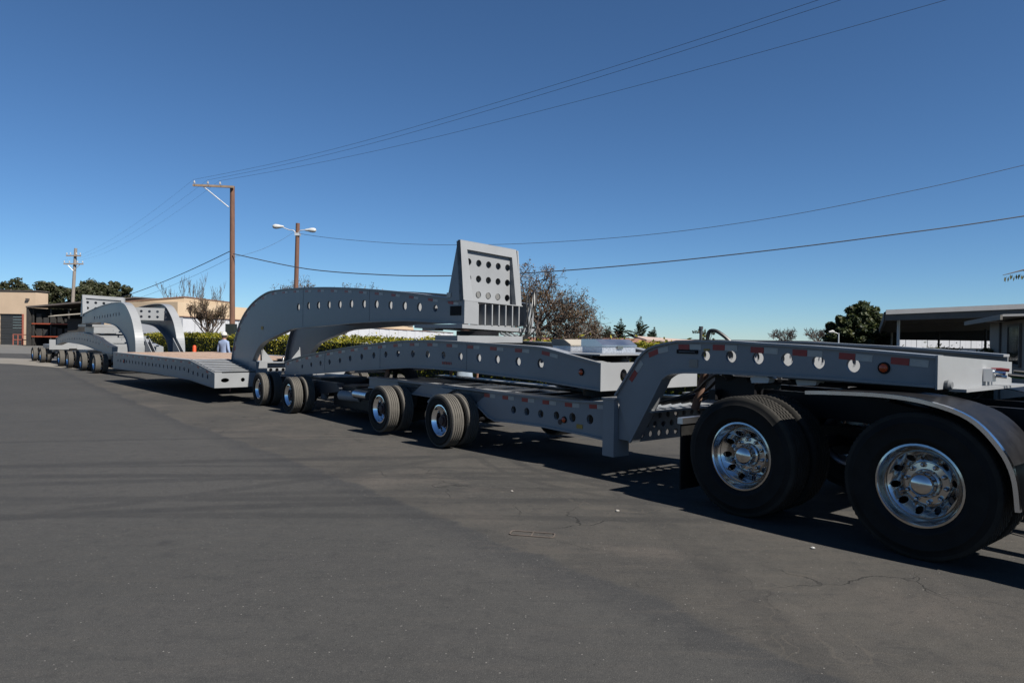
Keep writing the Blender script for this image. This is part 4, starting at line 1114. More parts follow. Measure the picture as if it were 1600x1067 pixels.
for s in (-1, 1):
    mb = MB(p3); mb.tube([(.45 + s * .8, -.26, 9.7), (.42, -.2, 8.9)], .03, 6); mb.build('brace', 'galv', p3)
def wire(label, a, b, sag, r, a0=None):
    a, b = Vector(a), Vector(b); n = 40
    mid = (a + b) / 2
    mb = MB(); pts = []
    for i in range(n + 1):
        k = i / n; q = a.lerp(b, k); q.z -= 4 * sag * k * (1 - k); pts.append(tuple(q - mid))
    mb.tube(pts, r, 6)
    o = mb.build('overhead_wire', 'wire', None, smooth=True); o.location = mid
    tag(o, label, 'wire', 'overhead wires')
    return o
def cable(label, a, b, prof, r):
    """profile of (fraction of the span, height)"""
    P = crom([(f_, z_) for f_, z_ in prof], 6)
    o0 = Vector((a[0], a[1], prof[0][1]))
    mb = MB(); mb.tube([(a[0] + (b[0] - a[0]) * f_ - o0.x, a[1] + (b[1] - a[1]) * f_ - o0.y, z_ - o0.z) for f_, z_ in P], r, 6)
    o = mb.build('overhead_wire', 'wire', None, smooth=True); o.location = o0
    tag(o, label, 'wire', 'overhead wires')
A1, A2, A3 = (-18.45, 39.8, 10.27), (-17.65, 39.8, 10.25), (-16.95, 39.8, 10.22)
for A_, Q_, lab in ((A1, (7.69, 17.64), 'uppermost'), (A2, (8.25, 17.62), 'middle one'), (A3, (10.88, 17.55), 'lowest')):
    cable(lab + ' of the three thin wires crossing the sky to the top edge', A_, Q_, [(0, A_[2]), (.3, 9.86), (.6, 9.82), (1, 10.2), (1.6, 11.4)], .006)
cable('thick black cable sagging from the tall pole across to the right edge', (-16.1, 39.8), (22.1, 30), [(0, 6.05), (.121, 5.13), (.239, 4.76), (.332, 4.68), (.437, 4.78), (.585, 5.17), (.736, 5.74), (.874, 6.38), (1.0, 7.05), (1.35, 9.2)], .026)
cable('thin high wire rising to the right edge above the thick cable', (-13.6, 43.9), (22.1, 30), [(0, 7.85), (.079, 7.4), (.22, 6.88), (.379, 6.68), (.566, 6.87), (.728, 7.44), (.872, 8.3), (1, 9.26), (1.35, 12.2)], .012)
wire('black cable falling left from the tall pole to the tan building', (-16.35, 39.9, 6.2), (-36.5, 62, 4.1), .25, .024)
wire('thin wire falling left just under the black cable', (-16.35, 39.9, 5.8), (-36.0, 62.6, 3.9), .3, .008)
for k, (a, x) in enumerate(((A1, -55.2), (A2, -54.3), (A3, -53.0))):
    wire(('outermost', 'middle', 'innermost')[k] + ' faint wire running left from the crossarm to the distant pole', a, (x, 84.7, 10.0 + .05 * k), .8, .004)
wire('faint short wire from the double lamp pole down to the tall pole', (-13.9, 44, 8.0), (-16.2, 40.1, 5.9), .25, .007)
def smallpole(x, y, h, label, mt='galv'):
    o = Wd('street_lamp', (x, y, G), label, 'street lamp')
    mb = MB(o); mb.tube([(0, 0, 0), (0, 0, h)], [.05, .035], 8); mb.build('pole', mt, o)
    mb = MB(o); mb.tube([(0, 0, h - .05), (-.35, 0, h + .08)], .02, 6); mb.build('lamp_arm', mt, o)
    mb = MB(o); mb.tube([(-.3, 0, h + .08), (-.38, 0, h + .10), (-.62, 0, h + .06)], [.06, .10, .05], 8); mb.build('lamp_head', 'lamp_white', o, smooth=True)
smallpole(3.6, 44.5, 2.55, 'small white lamp on a thin post before the brown bare tree')
smallpole(20.6, 43.6, 2.15, 'small lamp post before the dark round tree')

# ------------------------------------------------------------------ buildings
bl = Wd('building', (-60, 78, G), 'tan building with dark roller door at the left edge', 'building')
X0, X1, Yb = -18, 8.95, -4
mb = MB(bl)
mb.box(X0, 5.1, Yb, -2, 0, 5.75); mb.box(5.1, 7.55, Yb, -2, 3.3, 5.72); mb.box(7.55, X1, Yb, -2, 0, 5.68); wl = mb.build('wall', 'tan', bl)
mb = MB(bl); mb.box(X0 - .1, X1 + .1, Yb - .1, -1.9, 5.75, 5.84); mb.build('parapet_cap', 'shed_roof', bl)
dr = MB(bl)
for k in range(11):
    mb = MB(bl); mb.box(5.12, 7.53, Yb + .12 + .02 * (k % 2), Yb + .2, .30 * k, .30 * k + .285); mb.build('door_slat', 'door_dark', wl)
mb = MB(bl); mb.box(7.55, 7.72, Yb - .06, Yb - .003, 0, 3.3); mb.build('door_frame', 'rail_red', bl)
mb = MB(bl); mb.box(8.0, 8.32, Yb - .2, Yb - .003, 4.78, 4.98); mb.build('wall_lamp', 'shed_roof', bl)
rl = Wd('guard_rail', (-51.9, 72.6, G), 'red safety railing beside the tan building corner', 'railing')
for x in (-.5, .0, .5, .95):
    mb = MB(rl); mb.tube([(x, 0, 0), (x, 0, 1.15)], .05, 8); mb.build('post', 'rail_red', rl)
for z in (.55, 1.1):
    mb = MB(rl); mb.tube([(-.55, 0, z), (1.0, 0, z)], .045, 8); mb.build('rail', 'rail_red', rl)
sh = Wd('storage_shed', (-44, 72, G), 'dark open storage shed with orange racking', 'shed')
mb = MB(sh); mb.hexa([(-5.0, -2.4, 3.85), (6, -2.4, 4.95), (6, 5, 5.1), (-5.0, 5, 4.0), (-5.0, -2.4, 4.0), (6, -2.4, 5.1), (6, 5, 5.25), (-5.0, 5, 4.15)]); mb.build('roof', 'shed_roof', sh)
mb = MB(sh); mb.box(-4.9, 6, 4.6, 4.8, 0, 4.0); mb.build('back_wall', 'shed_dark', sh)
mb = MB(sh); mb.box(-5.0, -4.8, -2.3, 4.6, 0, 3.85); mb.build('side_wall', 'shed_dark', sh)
for x in (-4.6, -2.8, -1.0, .8, 2.6):
    mb = MB(sh); mb.box(x - .06, x + .06, -1.9, -1.78, 0, 3.8); mb.build('post', 'shed_dark', sh)
for z in (.9, 2.2):
    mb = MB(sh); mb.box(-4.7, -1.0, -1.95, -1.90, z, z + .12); mb.build('rack_beam', 'rack_orange', sh)
for i in range(10):
    x = -4.4 + .72 * (i % 5); z = (1.03, 2.33)[i // 5]
    mb = MB(sh); mb.box(x, x + random.uniform(.35, .6), -1.7, -.9, z, z + random.uniform(.4, .95)); mb.build('stored_crate', 'shed_dark', sh)
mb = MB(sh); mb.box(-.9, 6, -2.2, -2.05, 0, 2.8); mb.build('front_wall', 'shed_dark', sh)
mb = MB(sh); mb.hexa([(-2.2, -3.2, 2.95), (1.2, -3.2, 3.25), (1.2, -2.2, 3.4), (-2.2, -2.2, 3.1), (-2.2, -3.2, 3.0), (1.2, -3.2, 3.3), (1.2, -2.2, 3.45), (-2.2, -2.2, 3.15)]); mb.build('awning', 'beige', sh)
b2 = Wd('building', (-32, 66, G), 'tan building with sloping parapet behind the rear gooseneck', 'building')
mb = MB(b2); mb.prism([(-4.6, 0), (2.55, 0), (2.55, 4.74), (-3, 4.22), (-4.6, 4.08)], -4, 6); wl = mb.build('wall', 'tan2', b2)
mb = MB(b2); mb.prism([(-4.65, 4.085), (-3, 4.23), (2.6, 4.75), (2.6, 4.83), (-3, 4.31), (-4.65, 4.165)], -4.08, 6); mb.build('parapet_cap', 'brown', b2)
mb = MB(b2); mb.prism([(-4.55, 3.13), (2.5, 3.5), (2.5, 3.55), (-4.55, 3.18)], -4.03, -4.002); mb.build('band', 'beige', b2)
mb = MB(b2); mb.box(-2.3, .4, -4.12, -4.003, .9, 2.7); mb.build('wall_panel', 'brown', b2)
mb = MB(b2); mb.box(-1.9, .3, -4.14, -4.122, 1.0, 1.75); mb.build('window', 'glass', b2)
# long white walled building running away to the right
Wa, Wb = Vector((-28.7, 60.2)), Vector((-10.4, 122))
lw = Wd('building', (Wa.x, Wa.y, G), 'long white panelled building with tan upper storey receding behind the hedge', 'building', rz=atan2(Wb.y - Wa.y, Wb.x - Wa.x))
Ln = (Wb - Wa).length
npan = 44
for k in range(npan):
    a, b = k / npan, (k + 1) / npan
    ha, hb = 2.93 - .85 * a, 2.93 - .85 * b
    o = .03 * (k % 2)
    mb = MB(lw); mb.hexa([(a * Ln + .02, -.0 - o, 0), (b * Ln - .02, -.0 - o, 0), (b * Ln - .02, .2, 0), (a * Ln + .02, .2, 0), (a * Ln + .02, -.0 - o, ha), (b * Ln - .02, -.0 - o, hb), (b * Ln - .02, .2, hb), (a * Ln + .02, .2, ha)]); mb.build('wall_panel', 'white_wall', lw)
mb = MB(lw); mb.hexa([(0, .2, 0), (Ln, .2, 0), (Ln, 9, 0), (0, 9, 0), (0, .2, 2.90), (Ln, .2, 2.05), (Ln, 9, 2.05), (0, 9, 2.90)]); mb.build('core_wall', 'white_wall', lw)
mb = MB(lw); mb.hexa([(0, -.12, 2.94), (Ln, -.12, 2.09), (Ln, .5, 2.09), (0, .5, 2.94), (0, -.12, 3.02), (Ln, -.12, 2.17), (Ln, .5, 2.17), (0, .5, 3.02)]); mb.build('eave', 'brown', lw)
mb = MB(lw); mb.prism([(0, 2.85), (.76 * Ln, 2.2), (.76 * Ln, 2.86), (.627 * Ln, 3.0), (.14 * Ln, 4.12), (0, 4.25)], .55, 8); mb.build('upper_wall', 'tan2', lw)
mb = MB(lw); mb.box(.73 * Ln, .755 * Ln, .5, 1.5, 2.88, 3.1); mb.build('roof_vent', 'shed_roof', lw)
# low roofs beyond the bare tree
lb = Wd('building', (9, 85, G), 'low building with reddish roof beyond the bare brown tree', 'building')
mb = MB(lb); mb.box(-9, 8, 0, 6, 0, 1.05); mb.build('wall', 'beige', lb)
mb = MB(lb); mb.prism([(-.6, 1.06), (3, 1.6), (6.6, 1.06)], -9.6, 8.6, plane='lh'); mb.V = mb.V; mb.build('roof', 'roof_red', lb)
lc = Wd('building', (17.5, 70, G), 'low building with pale pink roof beside the jeep gooseneck', 'building')
mb = MB(lc); mb.box(-3.2, 6, 0, 6, 0, 1.15); mb.build('wall', 'beige', lc)
mb = MB(lc); mb.hexa([(-4, -.6, 1.40), (7, -.6, 1.0), (7, 6.6, 1.1), (-4, 6.6, 1.75), (-4, -.6, 1.52), (7, -.6, 1.12), (7, 6.6, 1.25), (-4, 6.6, 1.9)]); mb.build('roof', 'roof_pink', lc)
# carport and house at right
cp = Wd('carport', (16.2, 30, G), 'large carport with broad pale flat roof at right', 'carport')
rd = Vector((sin(radians(27)), cos(radians(27))))
q0 = Vector((0, 0)); q1 = Vector((8.0, -4.0)); q2 = q1 + rd * 17; q3 = q0 + rd * 17
def sheet(o, pts, z, th, name, mt, par=None):
    mb = MB(o); mb.hexa([(p.x, p.y, zz - th) for p, zz in zip(pts, z)] + [(p.x, p.y, zz) for p, zz in zip(pts, z)]); return mb.build(name, mt, par or o)
zt = (3.02, 3.42, 2.86, 2.46)
sheet(cp, (q0, q1, q2, q3), zt, .05, 'roof', 'roof_white')
ins = lambda p, d: p
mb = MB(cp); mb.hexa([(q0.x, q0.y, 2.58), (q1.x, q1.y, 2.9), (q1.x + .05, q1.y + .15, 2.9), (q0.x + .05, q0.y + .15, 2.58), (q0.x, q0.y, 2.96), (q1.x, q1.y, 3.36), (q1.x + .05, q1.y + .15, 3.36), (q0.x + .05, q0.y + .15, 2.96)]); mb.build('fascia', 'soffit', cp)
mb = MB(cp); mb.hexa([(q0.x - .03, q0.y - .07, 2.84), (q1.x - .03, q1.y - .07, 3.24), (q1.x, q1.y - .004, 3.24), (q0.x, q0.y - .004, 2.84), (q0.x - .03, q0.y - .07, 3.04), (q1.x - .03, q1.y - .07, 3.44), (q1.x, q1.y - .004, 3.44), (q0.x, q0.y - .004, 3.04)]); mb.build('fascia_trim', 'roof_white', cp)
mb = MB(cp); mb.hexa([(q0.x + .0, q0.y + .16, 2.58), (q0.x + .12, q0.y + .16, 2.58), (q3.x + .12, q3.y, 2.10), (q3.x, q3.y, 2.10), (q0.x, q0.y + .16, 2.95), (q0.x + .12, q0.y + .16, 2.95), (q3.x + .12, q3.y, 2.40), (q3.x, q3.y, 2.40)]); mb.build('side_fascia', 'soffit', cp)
for d in (2.6, 5.2, 7.8, 10.4, 13.0, 15.6):
    a = q0 + rd * d; b = q1 + rd * d
    zz = 2.70 - .55 * d / 17; zb_ = zz + .35
    mb = MB(cp); mb.hexa([(a.x, a.y, zz), (b.x, b.y, zb_), (b.x + .06, b.y + .12, zb_), (a.x + .06, a.y + .12, zz), (a.x, a.y, zz + .2), (b.x, b.y, zb_ + .2), (b.x + .06, b.y + .12, zb_ + .2), (a.x + .06, a.y + .12, zz + .2)]); mb.build('rafter', 'soffit', cp)
for (d, k, mt) in ((1.2, .06, 'white_paint'), (10.0, .55, 'shed_dark'), (15, .08, 'beige'), (14.0, .35, 'shed_dark')):
    p_ = q0 + (q1 - q0) * k + rd * d
    mb = MB(cp); mb.tube([(p_.x, p_.y, 0), (p_.x, p_.y, 2.72 - .55 * d / 17)], .06, 10); mb.build('post', mt, cp)
a = q3 - rd * .5; b = q2 - rd * .5
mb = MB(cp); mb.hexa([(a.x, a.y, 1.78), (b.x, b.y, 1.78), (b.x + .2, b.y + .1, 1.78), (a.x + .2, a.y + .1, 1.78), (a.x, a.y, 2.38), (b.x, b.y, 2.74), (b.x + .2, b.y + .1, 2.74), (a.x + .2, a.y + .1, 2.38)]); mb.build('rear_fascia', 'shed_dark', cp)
hs_ = Wd('house', (14.65, 21.2, G), 'beige house with a window at the right edge', 'house', rz=radians(-117))
mb = MB(hs_); mb.box(0, 5.4, 0, 6, 0, 2.26); mb.build('wall', 'beige', hs_)
mb = MB(hs_); mb.hexa([(-.6, -.55, 2.30), (5.9, -.55, 2.30), (5.9, 6.3, 2.5), (-.6, 6.3, 2.5), (-.6, -.55, 2.35), (5.9, -.55, 2.35), (5.9, 6.3, 2.55), (-.6, 6.3, 2.55)]); mb.build('roof', 'roof_white', hs_)
mb = MB(hs_); mb.box(-.62, 5.92, -.60, -.552, 2.22, 2.335); mb.build('fascia', 'beige', hs_)
mb = MB(hs_); mb.box(3.3, 4.8, -.04, -.003, 1.15, 2.10); wn = mb.build('window', 'glass', hs_)
for x0, x1, z0, z1 in ((3.24, 3.3, 1.09, 2.16), (4.8, 4.86, 1.09, 2.16), (3.3, 4.8, 1.09, 1.15), (3.3, 4.8, 2.10, 2.16)):
    mb = MB(hs_); mb.box(x0, x1, -.06, -.003, z0, z1); mb.build('window_frame', 'soffit', wn)
mb = MB(hs_); mb.box(1.9, 2.02, -.05, -.003, 0, 2.26); mb.build('downpipe', 'soffit', hs_)
fb = Wd('building', (36, 66, G), 'far white ribbed building seen beneath the carport roof', 'building')
for k in range(30):
    mb = MB(fb); mb.box(-1 + .52 * k, -1 + .52 * k + .49, 0 - .03 * (k % 2), 5, 1.12, 2.22 - .0 * k); mb.build('wall_panel', 'white_wall', fb)
mb = MB(fb); mb.box(-1, 14.6, .25, 5, 0, 1.08); mb.build('wall', 'white_wall', fb)
pf = Wd('picket_fence', (15.2, 28.2, G), 'white picket fence below the carport', 'fence')
for k in range(26):
    x = -1.6 + .22 * k
    mb = MB(pf); mb.prism([(x, 0), (x + .09, 0), (x + .09, 1.18), (x + .045, 1.25), (x, 1.18)], -.02, .01); mb.build('picket', 'white_paint', pf)
for z in (.35, .95):
    mb = MB(pf); mb.box(-1.7, 4.2, .012, .05, z, z + .07); mb.build('rail', 'white_paint', pf)
bo = Wd('bollard', (-14.15, 30.8, G), 'orange bollard before the hedge', 'bollard')
mb = MB(bo); mb.lathe([(0, 0), (0, .14), (.06, .14), (.08, .085), (1.0, .08), (1.06, .06), (1.08, 0)], 18, axis='z'); mb.build('post', 'orange', bo, smooth=True)
# ------------------------------------------------------------------ trees and hedges
def leaves(mb, c, n, rad, size, rng, squash=1.0, up=.3):
    for _ in range(n):
        v = Vector((rng.gauss(0, 1), rng.gauss(0, 1), rng.gauss(0, 1)))
        v = v.normalized() * rad * (rng.random() ** .45); v.z *= squash
        p = Vector(c) + v
        a = Vector((rng.uniform(-1, 1), rng.uniform(-1, 1), rng.uniform(-1, 1))).normalized()
        nn = (v.normalized() + Vector((rng.uniform(-1, 1), rng.uniform(-1, 1), rng.uniform(-1, 1) + up)) * .9).normalized()
        a = (a - nn * a.dot(nn)).normalized(); b = nn.cross(a)
        s = size * rng.uniform(.6, 1.3)
        i = len(mb.V)
        mb.V += [tuple(p - a * s), tuple(p + b * s * .45), tuple(p + a * s), tuple(p - b * s * .45)]
        mb.F.append((i, i + 1, i + 2, i + 3))
def branchy(mb, rng, p, d, L, r, depth, maxd, tips, spread=.6, up=.12, nseg=4, kids=(3, 4), shrink=.68, minr=.008):
    pts = [Vector(p)]; dd = Vector(d).normalized()
    for i in range(nseg):
        dd = (dd + Vector((rng.uniform(-1, 1), rng.uniform(-1, 1), rng.uniform(-.6, 1) * .7)) * .16 + Vector((0, 0, up * .3))).normalized()
        pts.append(pts[-1] + dd * L / nseg)
    rr = [max(minr, r * (1 - .55 * i / nseg)) for i in range(nseg + 1)]
    mb.tube([tuple(q) for q in pts], rr, 5 if depth < 2 else 3, caps=False)
    if depth >= maxd: tips.append(pts[-1]); tips.append(pts[-2]); return
    for k in range(rng.randint(*kids)):
        f = rng.uniform(.35, 1.0)
        i = min(nseg - 1, int(f * nseg)); q = pts[i].lerp(pts[i + 1], f * nseg - i)
        az = rng.uniform(0, 2 * pi)
        o = dd.orthogonal().normalized(); o.rotate(Matrix.Rotation(az, 3, dd))
        nd = (dd * (1 - spread * .5) + o * spread * rng.uniform(.7, 1.3) + Vector((0, 0, up))).normalized()
        branchy(mb, rng, q, nd, L * shrink * rng.uniform(.75, 1.15), r * .58, depth + 1, maxd, tips, spread, up, nseg, kids, shrink, minr)
def bare_tree(name, label, loc, h, seed, trunk_r=.16, maxd=4, leafn=0, leafmt='leaf_brown', leaf_s=.09, spread=.7, trunk_f=.32, first=5, kids=(3, 4), L0=.4, bark='bark', minr=.008, twig='twig', up=.1, sq=1.0):
    rng = random.Random(seed)
    o = Wd(name, (loc[0], loc[1], G), label, 'tree')
    tips = []
    mb = MB(o)
    mb.tube([(0, 0, 0), (.03, 0, h * trunk_f * .5), (0, .04, h * trunk_f), (.03, .02, h * (trunk_f + .15))], [trunk_r * 1.2, trunk_r, trunk_r * .85, trunk_r * .5], 9)
    mb.build('trunk', bark, o, smooth=True)
    mb = MB(o)
    for k in range(first):
        az = 2 * pi * k / first + rng.uniform(-.4, .4)
        dz = rng.uniform(.35, 1.3)
        branchy(mb, rng, (0, .03, h * (trunk_f * rng.uniform(.75, 1.2))), (cos(az) * sq, sin(az) * sq, dz), h * L0 * rng.uniform(.8, 1.15), trunk_r * .5, 0, maxd, tips, spread, up, kids=kids, minr=minr)
    cr = mb.build('crown', bark if not twig else twig, o)
    cr['kind'] = 'stuff'
    if leafn:
        lm = MB(o)
        for _ in range(leafn):
            t = rng.choice(tips); leaves(lm, t, 1, .18, leaf_s, rng)
        l_ = lm.build('leaves', leafmt, o); l_['kind'] = 'stuff'
    return o
def leaf_tree(name, label, loc, h, clumps, leaf_s, per, mt, seed, trunk_r=.2, bark='bark', squash=.8):
    """clumps: (dx, dy, z, radius) ; trunk with limbs running to each clump"""
    rng = random.Random(seed)
    o = Wd(name, (loc[0], loc[1], G), label, 'tree')
    mb = MB(o); zb = min(c[2] - c[3] * .5 for c in clumps)
    mb.tube([(0, 0, 0), (.05, 0, zb * .5), (0, .05, zb)], [trunk_r * 1.25, trunk_r, trunk_r * .8], 9)
    for c in clumps:
        mb.tube([(0, 0, zb * .8), (c[0] * .45, c[1] * .45, zb + (c[2] - zb) * .45), (c[0] * .9, c[1] * .9, c[2])], [trunk_r * .6, trunk_r * .35, trunk_r * .12], 6)
    mb.build('trunk', bark, o, smooth=True)
    lm = MB(o)
    for c in clumps:
        n = int(per * c[3] ** 2)
        ns = max(5, int(10 * c[3]))
        for _ in range(ns):
            v = Vector((rng.gauss(0, 1), rng.gauss(0, 1), rng.gauss(0, 1))).normalized() * c[3] * rng.uniform(.35, .95); v.z *= squash
            leaves(lm, (c[0] + v.x, c[1] + v.y, c[2] + v.z), n // ns, c[3] * rng.uniform(.22, .42), leaf_s, rng, squash)
    cr = lm.build('crown', mt, o); cr['kind'] = 'stuff'
    return o
R_ = random.Random(3)
def rc(n, w, z0, z1, r0, r1, d=2.0):
    return [(R_.uniform(-w, w), R_.uniform(-d, d), R_.uniform(z0, z1), R_.uniform(r0, r1)) for _ in range(n)]
leaf_tree('eucalyptus_tree', 'small dark tree crown rising just behind the tan building roof', (-66, 96), 7.5, rc(9, 2.2, 4.5, 6.6, 1.0, 1.6), .24, 520, 'leaf_euc', 11, .25)
leaf_tree('eucalyptus_tree', 'dark tree left of the distant pole', (-61.3, 95), 8.5, rc(20, 3.4, 2.8, 7.3, 1.1, 1.8), .24, 520, 'leaf_euc', 12, .28)
leaf_tree('eucalyptus_tree', 'tallest dark tree of the clump right of the distant pole', (-57.2, 97), 9.5, rc(22, 3.2, 2.8, 7.9, 1.2, 1.9), .24, 520, 'leaf_euc', 13, .3)
leaf_tree('eucalyptus_tree', 'dark tree at the right end of the clump beside the white tower', (-56.0, 94), 8.6, rc(18, 2.7, 2.8, 7.4, .9, 1.6), .24, 520, 'leaf_euc', 14, .28)
leaf_tree('eucalyptus_tree', 'dark foliage cut by the left picture edge above the tan building', (-73.0, 100), 10, rc(6, 1.6, 6.2, 8.6, 1.0, 1.4), .22, 230, 'leaf_euc', 15, .28)
leaf_tree('broadleaf_tree', 'round dense dark green tree beside the carport', (22.4, 45), 4.5, [(0, 0, 2.2, 1.5), (-1.0, 0, 2.0, 1.1), (1.1, .2, 2.3, 1.3), (-.6, -.2, 3.0, 1.0), (.5, 0, 3.4, 1.0), (1.5, 0, 3.2, .9), (-1.2, 0, 1.3, .9), (1.6, -.3, 1.4, 1.0), (.2, -.6, 1.4, 1.1), (-.2, .1, 3.6, .7), (.6, -.3, 2.6, 1.1), (-.8, -.3, 2.4, 1.0), (.9, .2, 3.5, .8), (-.3, -.2, 2.9, 1.0)], .15, 2300, 'leaf_dark', 16, .2)
for i, (x, y, h, lab) in enumerate(((12.6, 90, 3.0, 'small dark cedar half hidden beside the bare tree'), (14.2, 91, 4.1, 'dark cedar with layered boughs, left one of the tall pair'), (16.6, 90, 4.4, 'dark cedar with layered boughs, right one of the tall pair'), (18.2, 89, 3.0, 'short cedar right of the two tall cedars'))):
    o = Wd('cedar_tree', (x, y, G), lab, 'tree')
    mb = MB(o); mb.tube([(0, 0, 0), (0, 0, h * .72)], [.14, .03], 8); mb.build('trunk', 'bark', o)
    lm = MB(o); rng = random.Random(40 + i)
    for k in range(16):
        z = h * (.12 + .62 * k / 16); az = rng.uniform(0, 6.28); L = h * .50 * (1 - .55 * k / 16) * rng.uniform(.7, 1.2); rise = rng.uniform(.25, .75)
        for j in range(9):
            f = (j + 1) / 9
            leaves(lm, (cos(az) * L * f, sin(az) * L * f, z + L * (rise * f - .12 * f ** 4)), 26, .10 + .20 * (1 - f) ** .7, .10, rng, .6)
    leaves(lm, (0, 0, h * .78), 260, h * .13, .10, rng, 1.3); leaves(lm, (0, 0, h * .5), 420, h * .19, .10, rng, 1.2); leaves(lm, (.1, 0, h * .97), 40, h * .05, .09, rng, 1.8)
    cr = lm.build('crown', 'leaf_cedar', o); cr['kind'] = 'stuff'
leaf_tree('small_tree', 'small grey green tree behind the vent pipe of the gooseneck', (16.9, 60), 3, rc(10, .7, 1.2, 2.6, .32, .55, .4), .10, 500, 'leaf_euc', 19, .08)
for i, (x, lab) in enumerate(((59.2, 'rounded grey bare tree on the horizon, left of two'), (66.5, 'grey bare tree on the horizon nearest the dark round tree'))):
    bare_tree('bare_tree', lab, (x, 150), 4.6, 60 + i, .16, 3, 0, spread=.75, trunk_f=.22, first=8, kids=(4, 5), L0=.42, bark='bark_pale', minr=.03)
bare_tree('bare_tree', 'large bare tree with brown leaves right of the white tower', (1.6, 42), 5.2, 21, .20, 4, 7000, 'leaf_brown', .06, .8, .42, 10, (3, 4), .40, minr=.008, up=.02)
bare_tree('bare_tree', 'low bare brown tree with dangling twigs beside the large one', (3.4, 43), 4.2, 22, .14, 4, 6500, 'leaf_brown', .055, .85, .35, 10, (3, 4), .42, minr=.008, up=-.06)
bare_tree('bare_tree', 'pale thicket of bare twigs at the right of the brown trees', (4.75, 45), 2.9, 23, .10, 4, 600, 'leaf_brown', .04, .6, .2, 9, (4, 4), .42, minr=.008, up=.06)
bare_tree('bare_tree', 'slender bare tree with few leaves before the long white building', (-22.0, 50), 5.0, 24, .11, 4, 3000, 'leaf_brown', .06, .5, .30, 10, (3, 4), .22, minr=.009, up=.3)
bare_tree('bare_tree', 'twiggy tree showing above the front gooseneck left of the lamp pole', (-15.9, 50), 5.5, 25, .12, 4, 1400, 'leaf_brown', .06, .75, .42, 8, (3, 3), .36, minr=.009)
bare_tree('bare_tree', 'twiggy tree showing above the front gooseneck right of the lamp pole', (-12.4, 51), 5.2, 26, .12, 4, 900, 'leaf_brown', .06, .7, .42, 7, (3, 3), .34, minr=.009)
for i, x in enumerate((-36, -33.3)):
    bare_tree('bare_tree', ('thin bare twigs above the tan parapet, left of two', 'thin bare twigs above the tan parapet, right of two')[i], (x, 75), 6.6, 70 + i, .08, 3, 0, spread=.4, trunk_f=.5, first=6, kids=(3, 3), L0=.34, minr=.012, up=.35)
def hedge(label, a, b, h, wdt, n, mt, seed, leaf_s=.06, topvar=.12):
    rng = random.Random(seed)
    a, b = Vector(a), Vector(b); L = (b - a).length; ang = atan2(b.y - a.y, b.x - a.x)
    o = Wd('hedge', (a.x, a.y, G), label, 'hedge', rz=ang)
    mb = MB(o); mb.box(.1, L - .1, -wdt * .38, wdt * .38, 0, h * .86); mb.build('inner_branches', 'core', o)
    lm = MB(o)
    bumps = [rng.uniform(-topvar, topvar) for _ in range(int(L * 2.5) + 3)]
    for _ in range(n):
        x = rng.uniform(0, L); i = int(x * 2.5); f = x * 2.5 - i
        ht = h + bumps[i] * (1 - f) + bumps[i + 1] * f
        if rng.random() < .45: y = rng.uniform(-wdt / 2, wdt / 2); z = ht * (1 - .10 * rng.random() ** 2) + (rng.random() < .04) * rng.uniform(0, .22)
        else: y = wdt / 2 * rng.uniform(.8, 1.05) * (1 if rng.random() < .5 else -1); z = rng.uniform(.05, 1) * ht
        leaves(lm, (x, y, z), 1, .05, leaf_s, rng)
    cr = lm.build('foliage', mt, o); cr['kind'] = 'stuff'
    return o
hedge('long clipped yellow green hedge running behind the whole road train', (-27.4, 52.6), (4.9, 15.5), 1.50, 1.2, 34000, 'leaf_hedge', 31, .062)
hedge('ragged dull hedge along the foot of the carport', (12.2, 22.0), (18.0, 18.4), 1.36, .7, 8000, 'leaf_hedge_dull', 34, .045, .16)
# leafy branch reaching in at the right edge
lbp = Wd('leafy_tree', (10.82, 13.9, G), 'hanging leafy branch at the right picture edge', 'tree')
mb = MB(lbp); mb.tube([(.6, .3, 0), (.65, .3, 1.8), (.3, 0, 2.85), (-.9, -.45, 3.10), (-1.40, -.6, 2.98)], [.14, .11, .05, .016, .006], 8); mb.build('trunk', 'bark', lbp, smooth=True)
lm = MB(lbp); rng = random.Random(5)
for k in range(16):
    f = k / 16; p_ = Vector((-.62 - .8 * f, -.35 - .27 * f, 3.08 - .10 * f - .05 * rng.random()))
    d = Vector((rng.uniform(-.4, .1), rng.uniform(-.2, .2), -1)).normalized(); s = .055
    b_ = d.cross(Vector((rng.uniform(-.3, .3), 1, 0))).normalized()
    i = len(lm.V); c_ = p_ + d * s
    lm.V += [tuple(p_), tuple(c_ + b_ * .018), tuple(c_ + d * s), tuple(c_ - b_ * .018)]; lm.F.append((i, i + 1, i + 2, i + 3))
leaves(lm, (.7, .2, 3.3), 900, .75, .07, rng)
cr = lm.build('crown', 'leaf_dark', lbp); cr['kind'] = 'stuff'

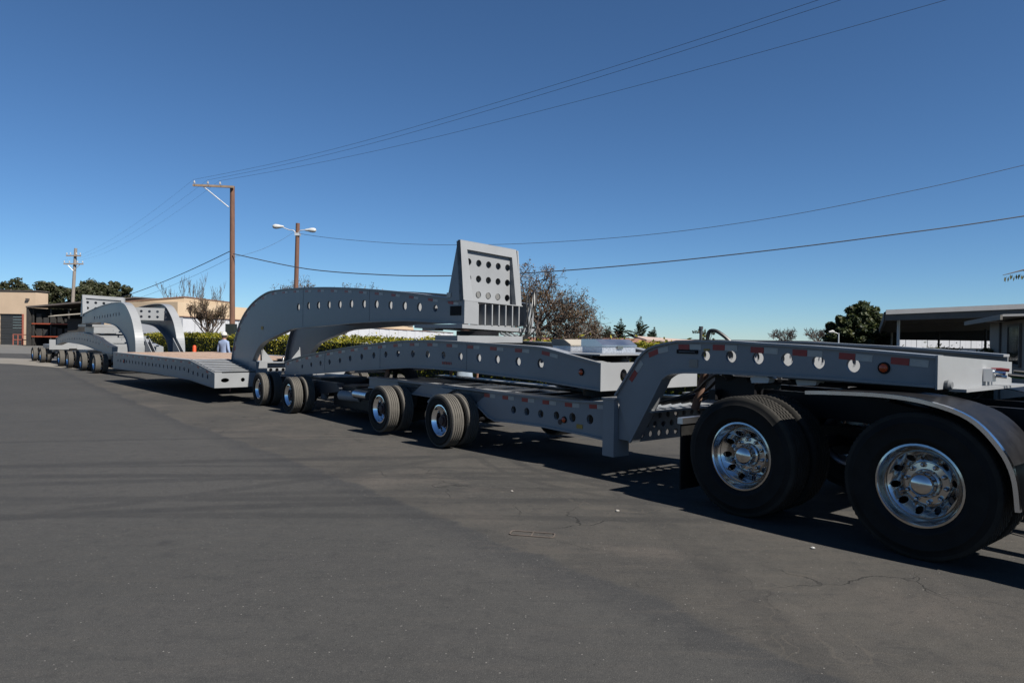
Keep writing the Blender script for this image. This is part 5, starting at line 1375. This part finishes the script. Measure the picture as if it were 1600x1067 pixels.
# ------------------------------------------------------------------ small things on the yard
cv = Wd('utility_cover', (.18, 5.40, .0035), 'small flush rectangular utility cover with worn rim in the paving', 'cover', rz=radians(-12))
def rrect(hw, hh, r, n=6):
    out = []
    for cx, cy, a0 in ((hw - r, hh - r, 0), (-hw + r, hh - r, pi / 2), (-hw + r, -hh + r, pi), (hw - r, -hh + r, 3 * pi / 2)):
        out += [(cx + r * cos(a0 + pi / 2 * k / n), cy + r * sin(a0 + pi / 2 * k / n)) for k in range(n + 1)]
    return out
a_, b_ = rrect(.178, .062, .03), rrect(.168, .052, .024)
n_ = len(a_); mb = MB(cv)
mb.add([(x, y, z) for z in (0, .004) for q in (a_, b_) for x, y in q], [f for k in range(n_) for f in ((k, (k + 1) % n_, n_ + (k + 1) % n_, n_ + k), (2 * n_ + k, 3 * n_ + k, 3 * n_ + (k + 1) % n_, 2 * n_ + (k + 1) % n_), (k, 2 * n_ + k, 2 * n_ + (k + 1) % n_, (k + 1) % n_), (n_ + k, n_ + (k + 1) % n_, 3 * n_ + (k + 1) % n_, 3 * n_ + k))])
mb.build('rim', 'cover_rim', cv)
mb = MB(cv); mb.box(-.004, .004, -.051, .051, 0, .003); mb.build('centre_bar', 'cover_rim', cv)
rng = random.Random(9)
for i, (x, y, s, mt) in enumerate(((2.26, 5.13, .018, 'litter'), (.96, 6.15, .02, 'stone'), (.02, 6.9, .016, 'stone'))):
    mb = MB(); V = [(rng.uniform(.7, 1.2) * s * cos(a) * sin(b), rng.uniform(.7, 1.2) * s * sin(a) * sin(b), s * .5 * cos(b) * rng.uniform(.8, 1.1)) for b in (.5, 1.3, 2.2) for a in [k * pi / 3 for k in range(6)]]
    F = [(j * 6 + k, j * 6 + (k + 1) % 6, (j + 1) * 6 + (k + 1) % 6, (j + 1) * 6 + k) for j in range(2) for k in range(6)] + [(0, 1, 2, 3, 4, 5), (12, 13, 14, 15, 16, 17)]
    mb.add(V, F)
    o = mb.build('pebble', mt); o.location = (x, y, gz(y) + s * .42)
    tag(o, ('white scrap lying near the truck wheels', 'pale pebble near the edge of the truck shadow', 'small pebble lying left of the utility cover')[i], 'pebble')
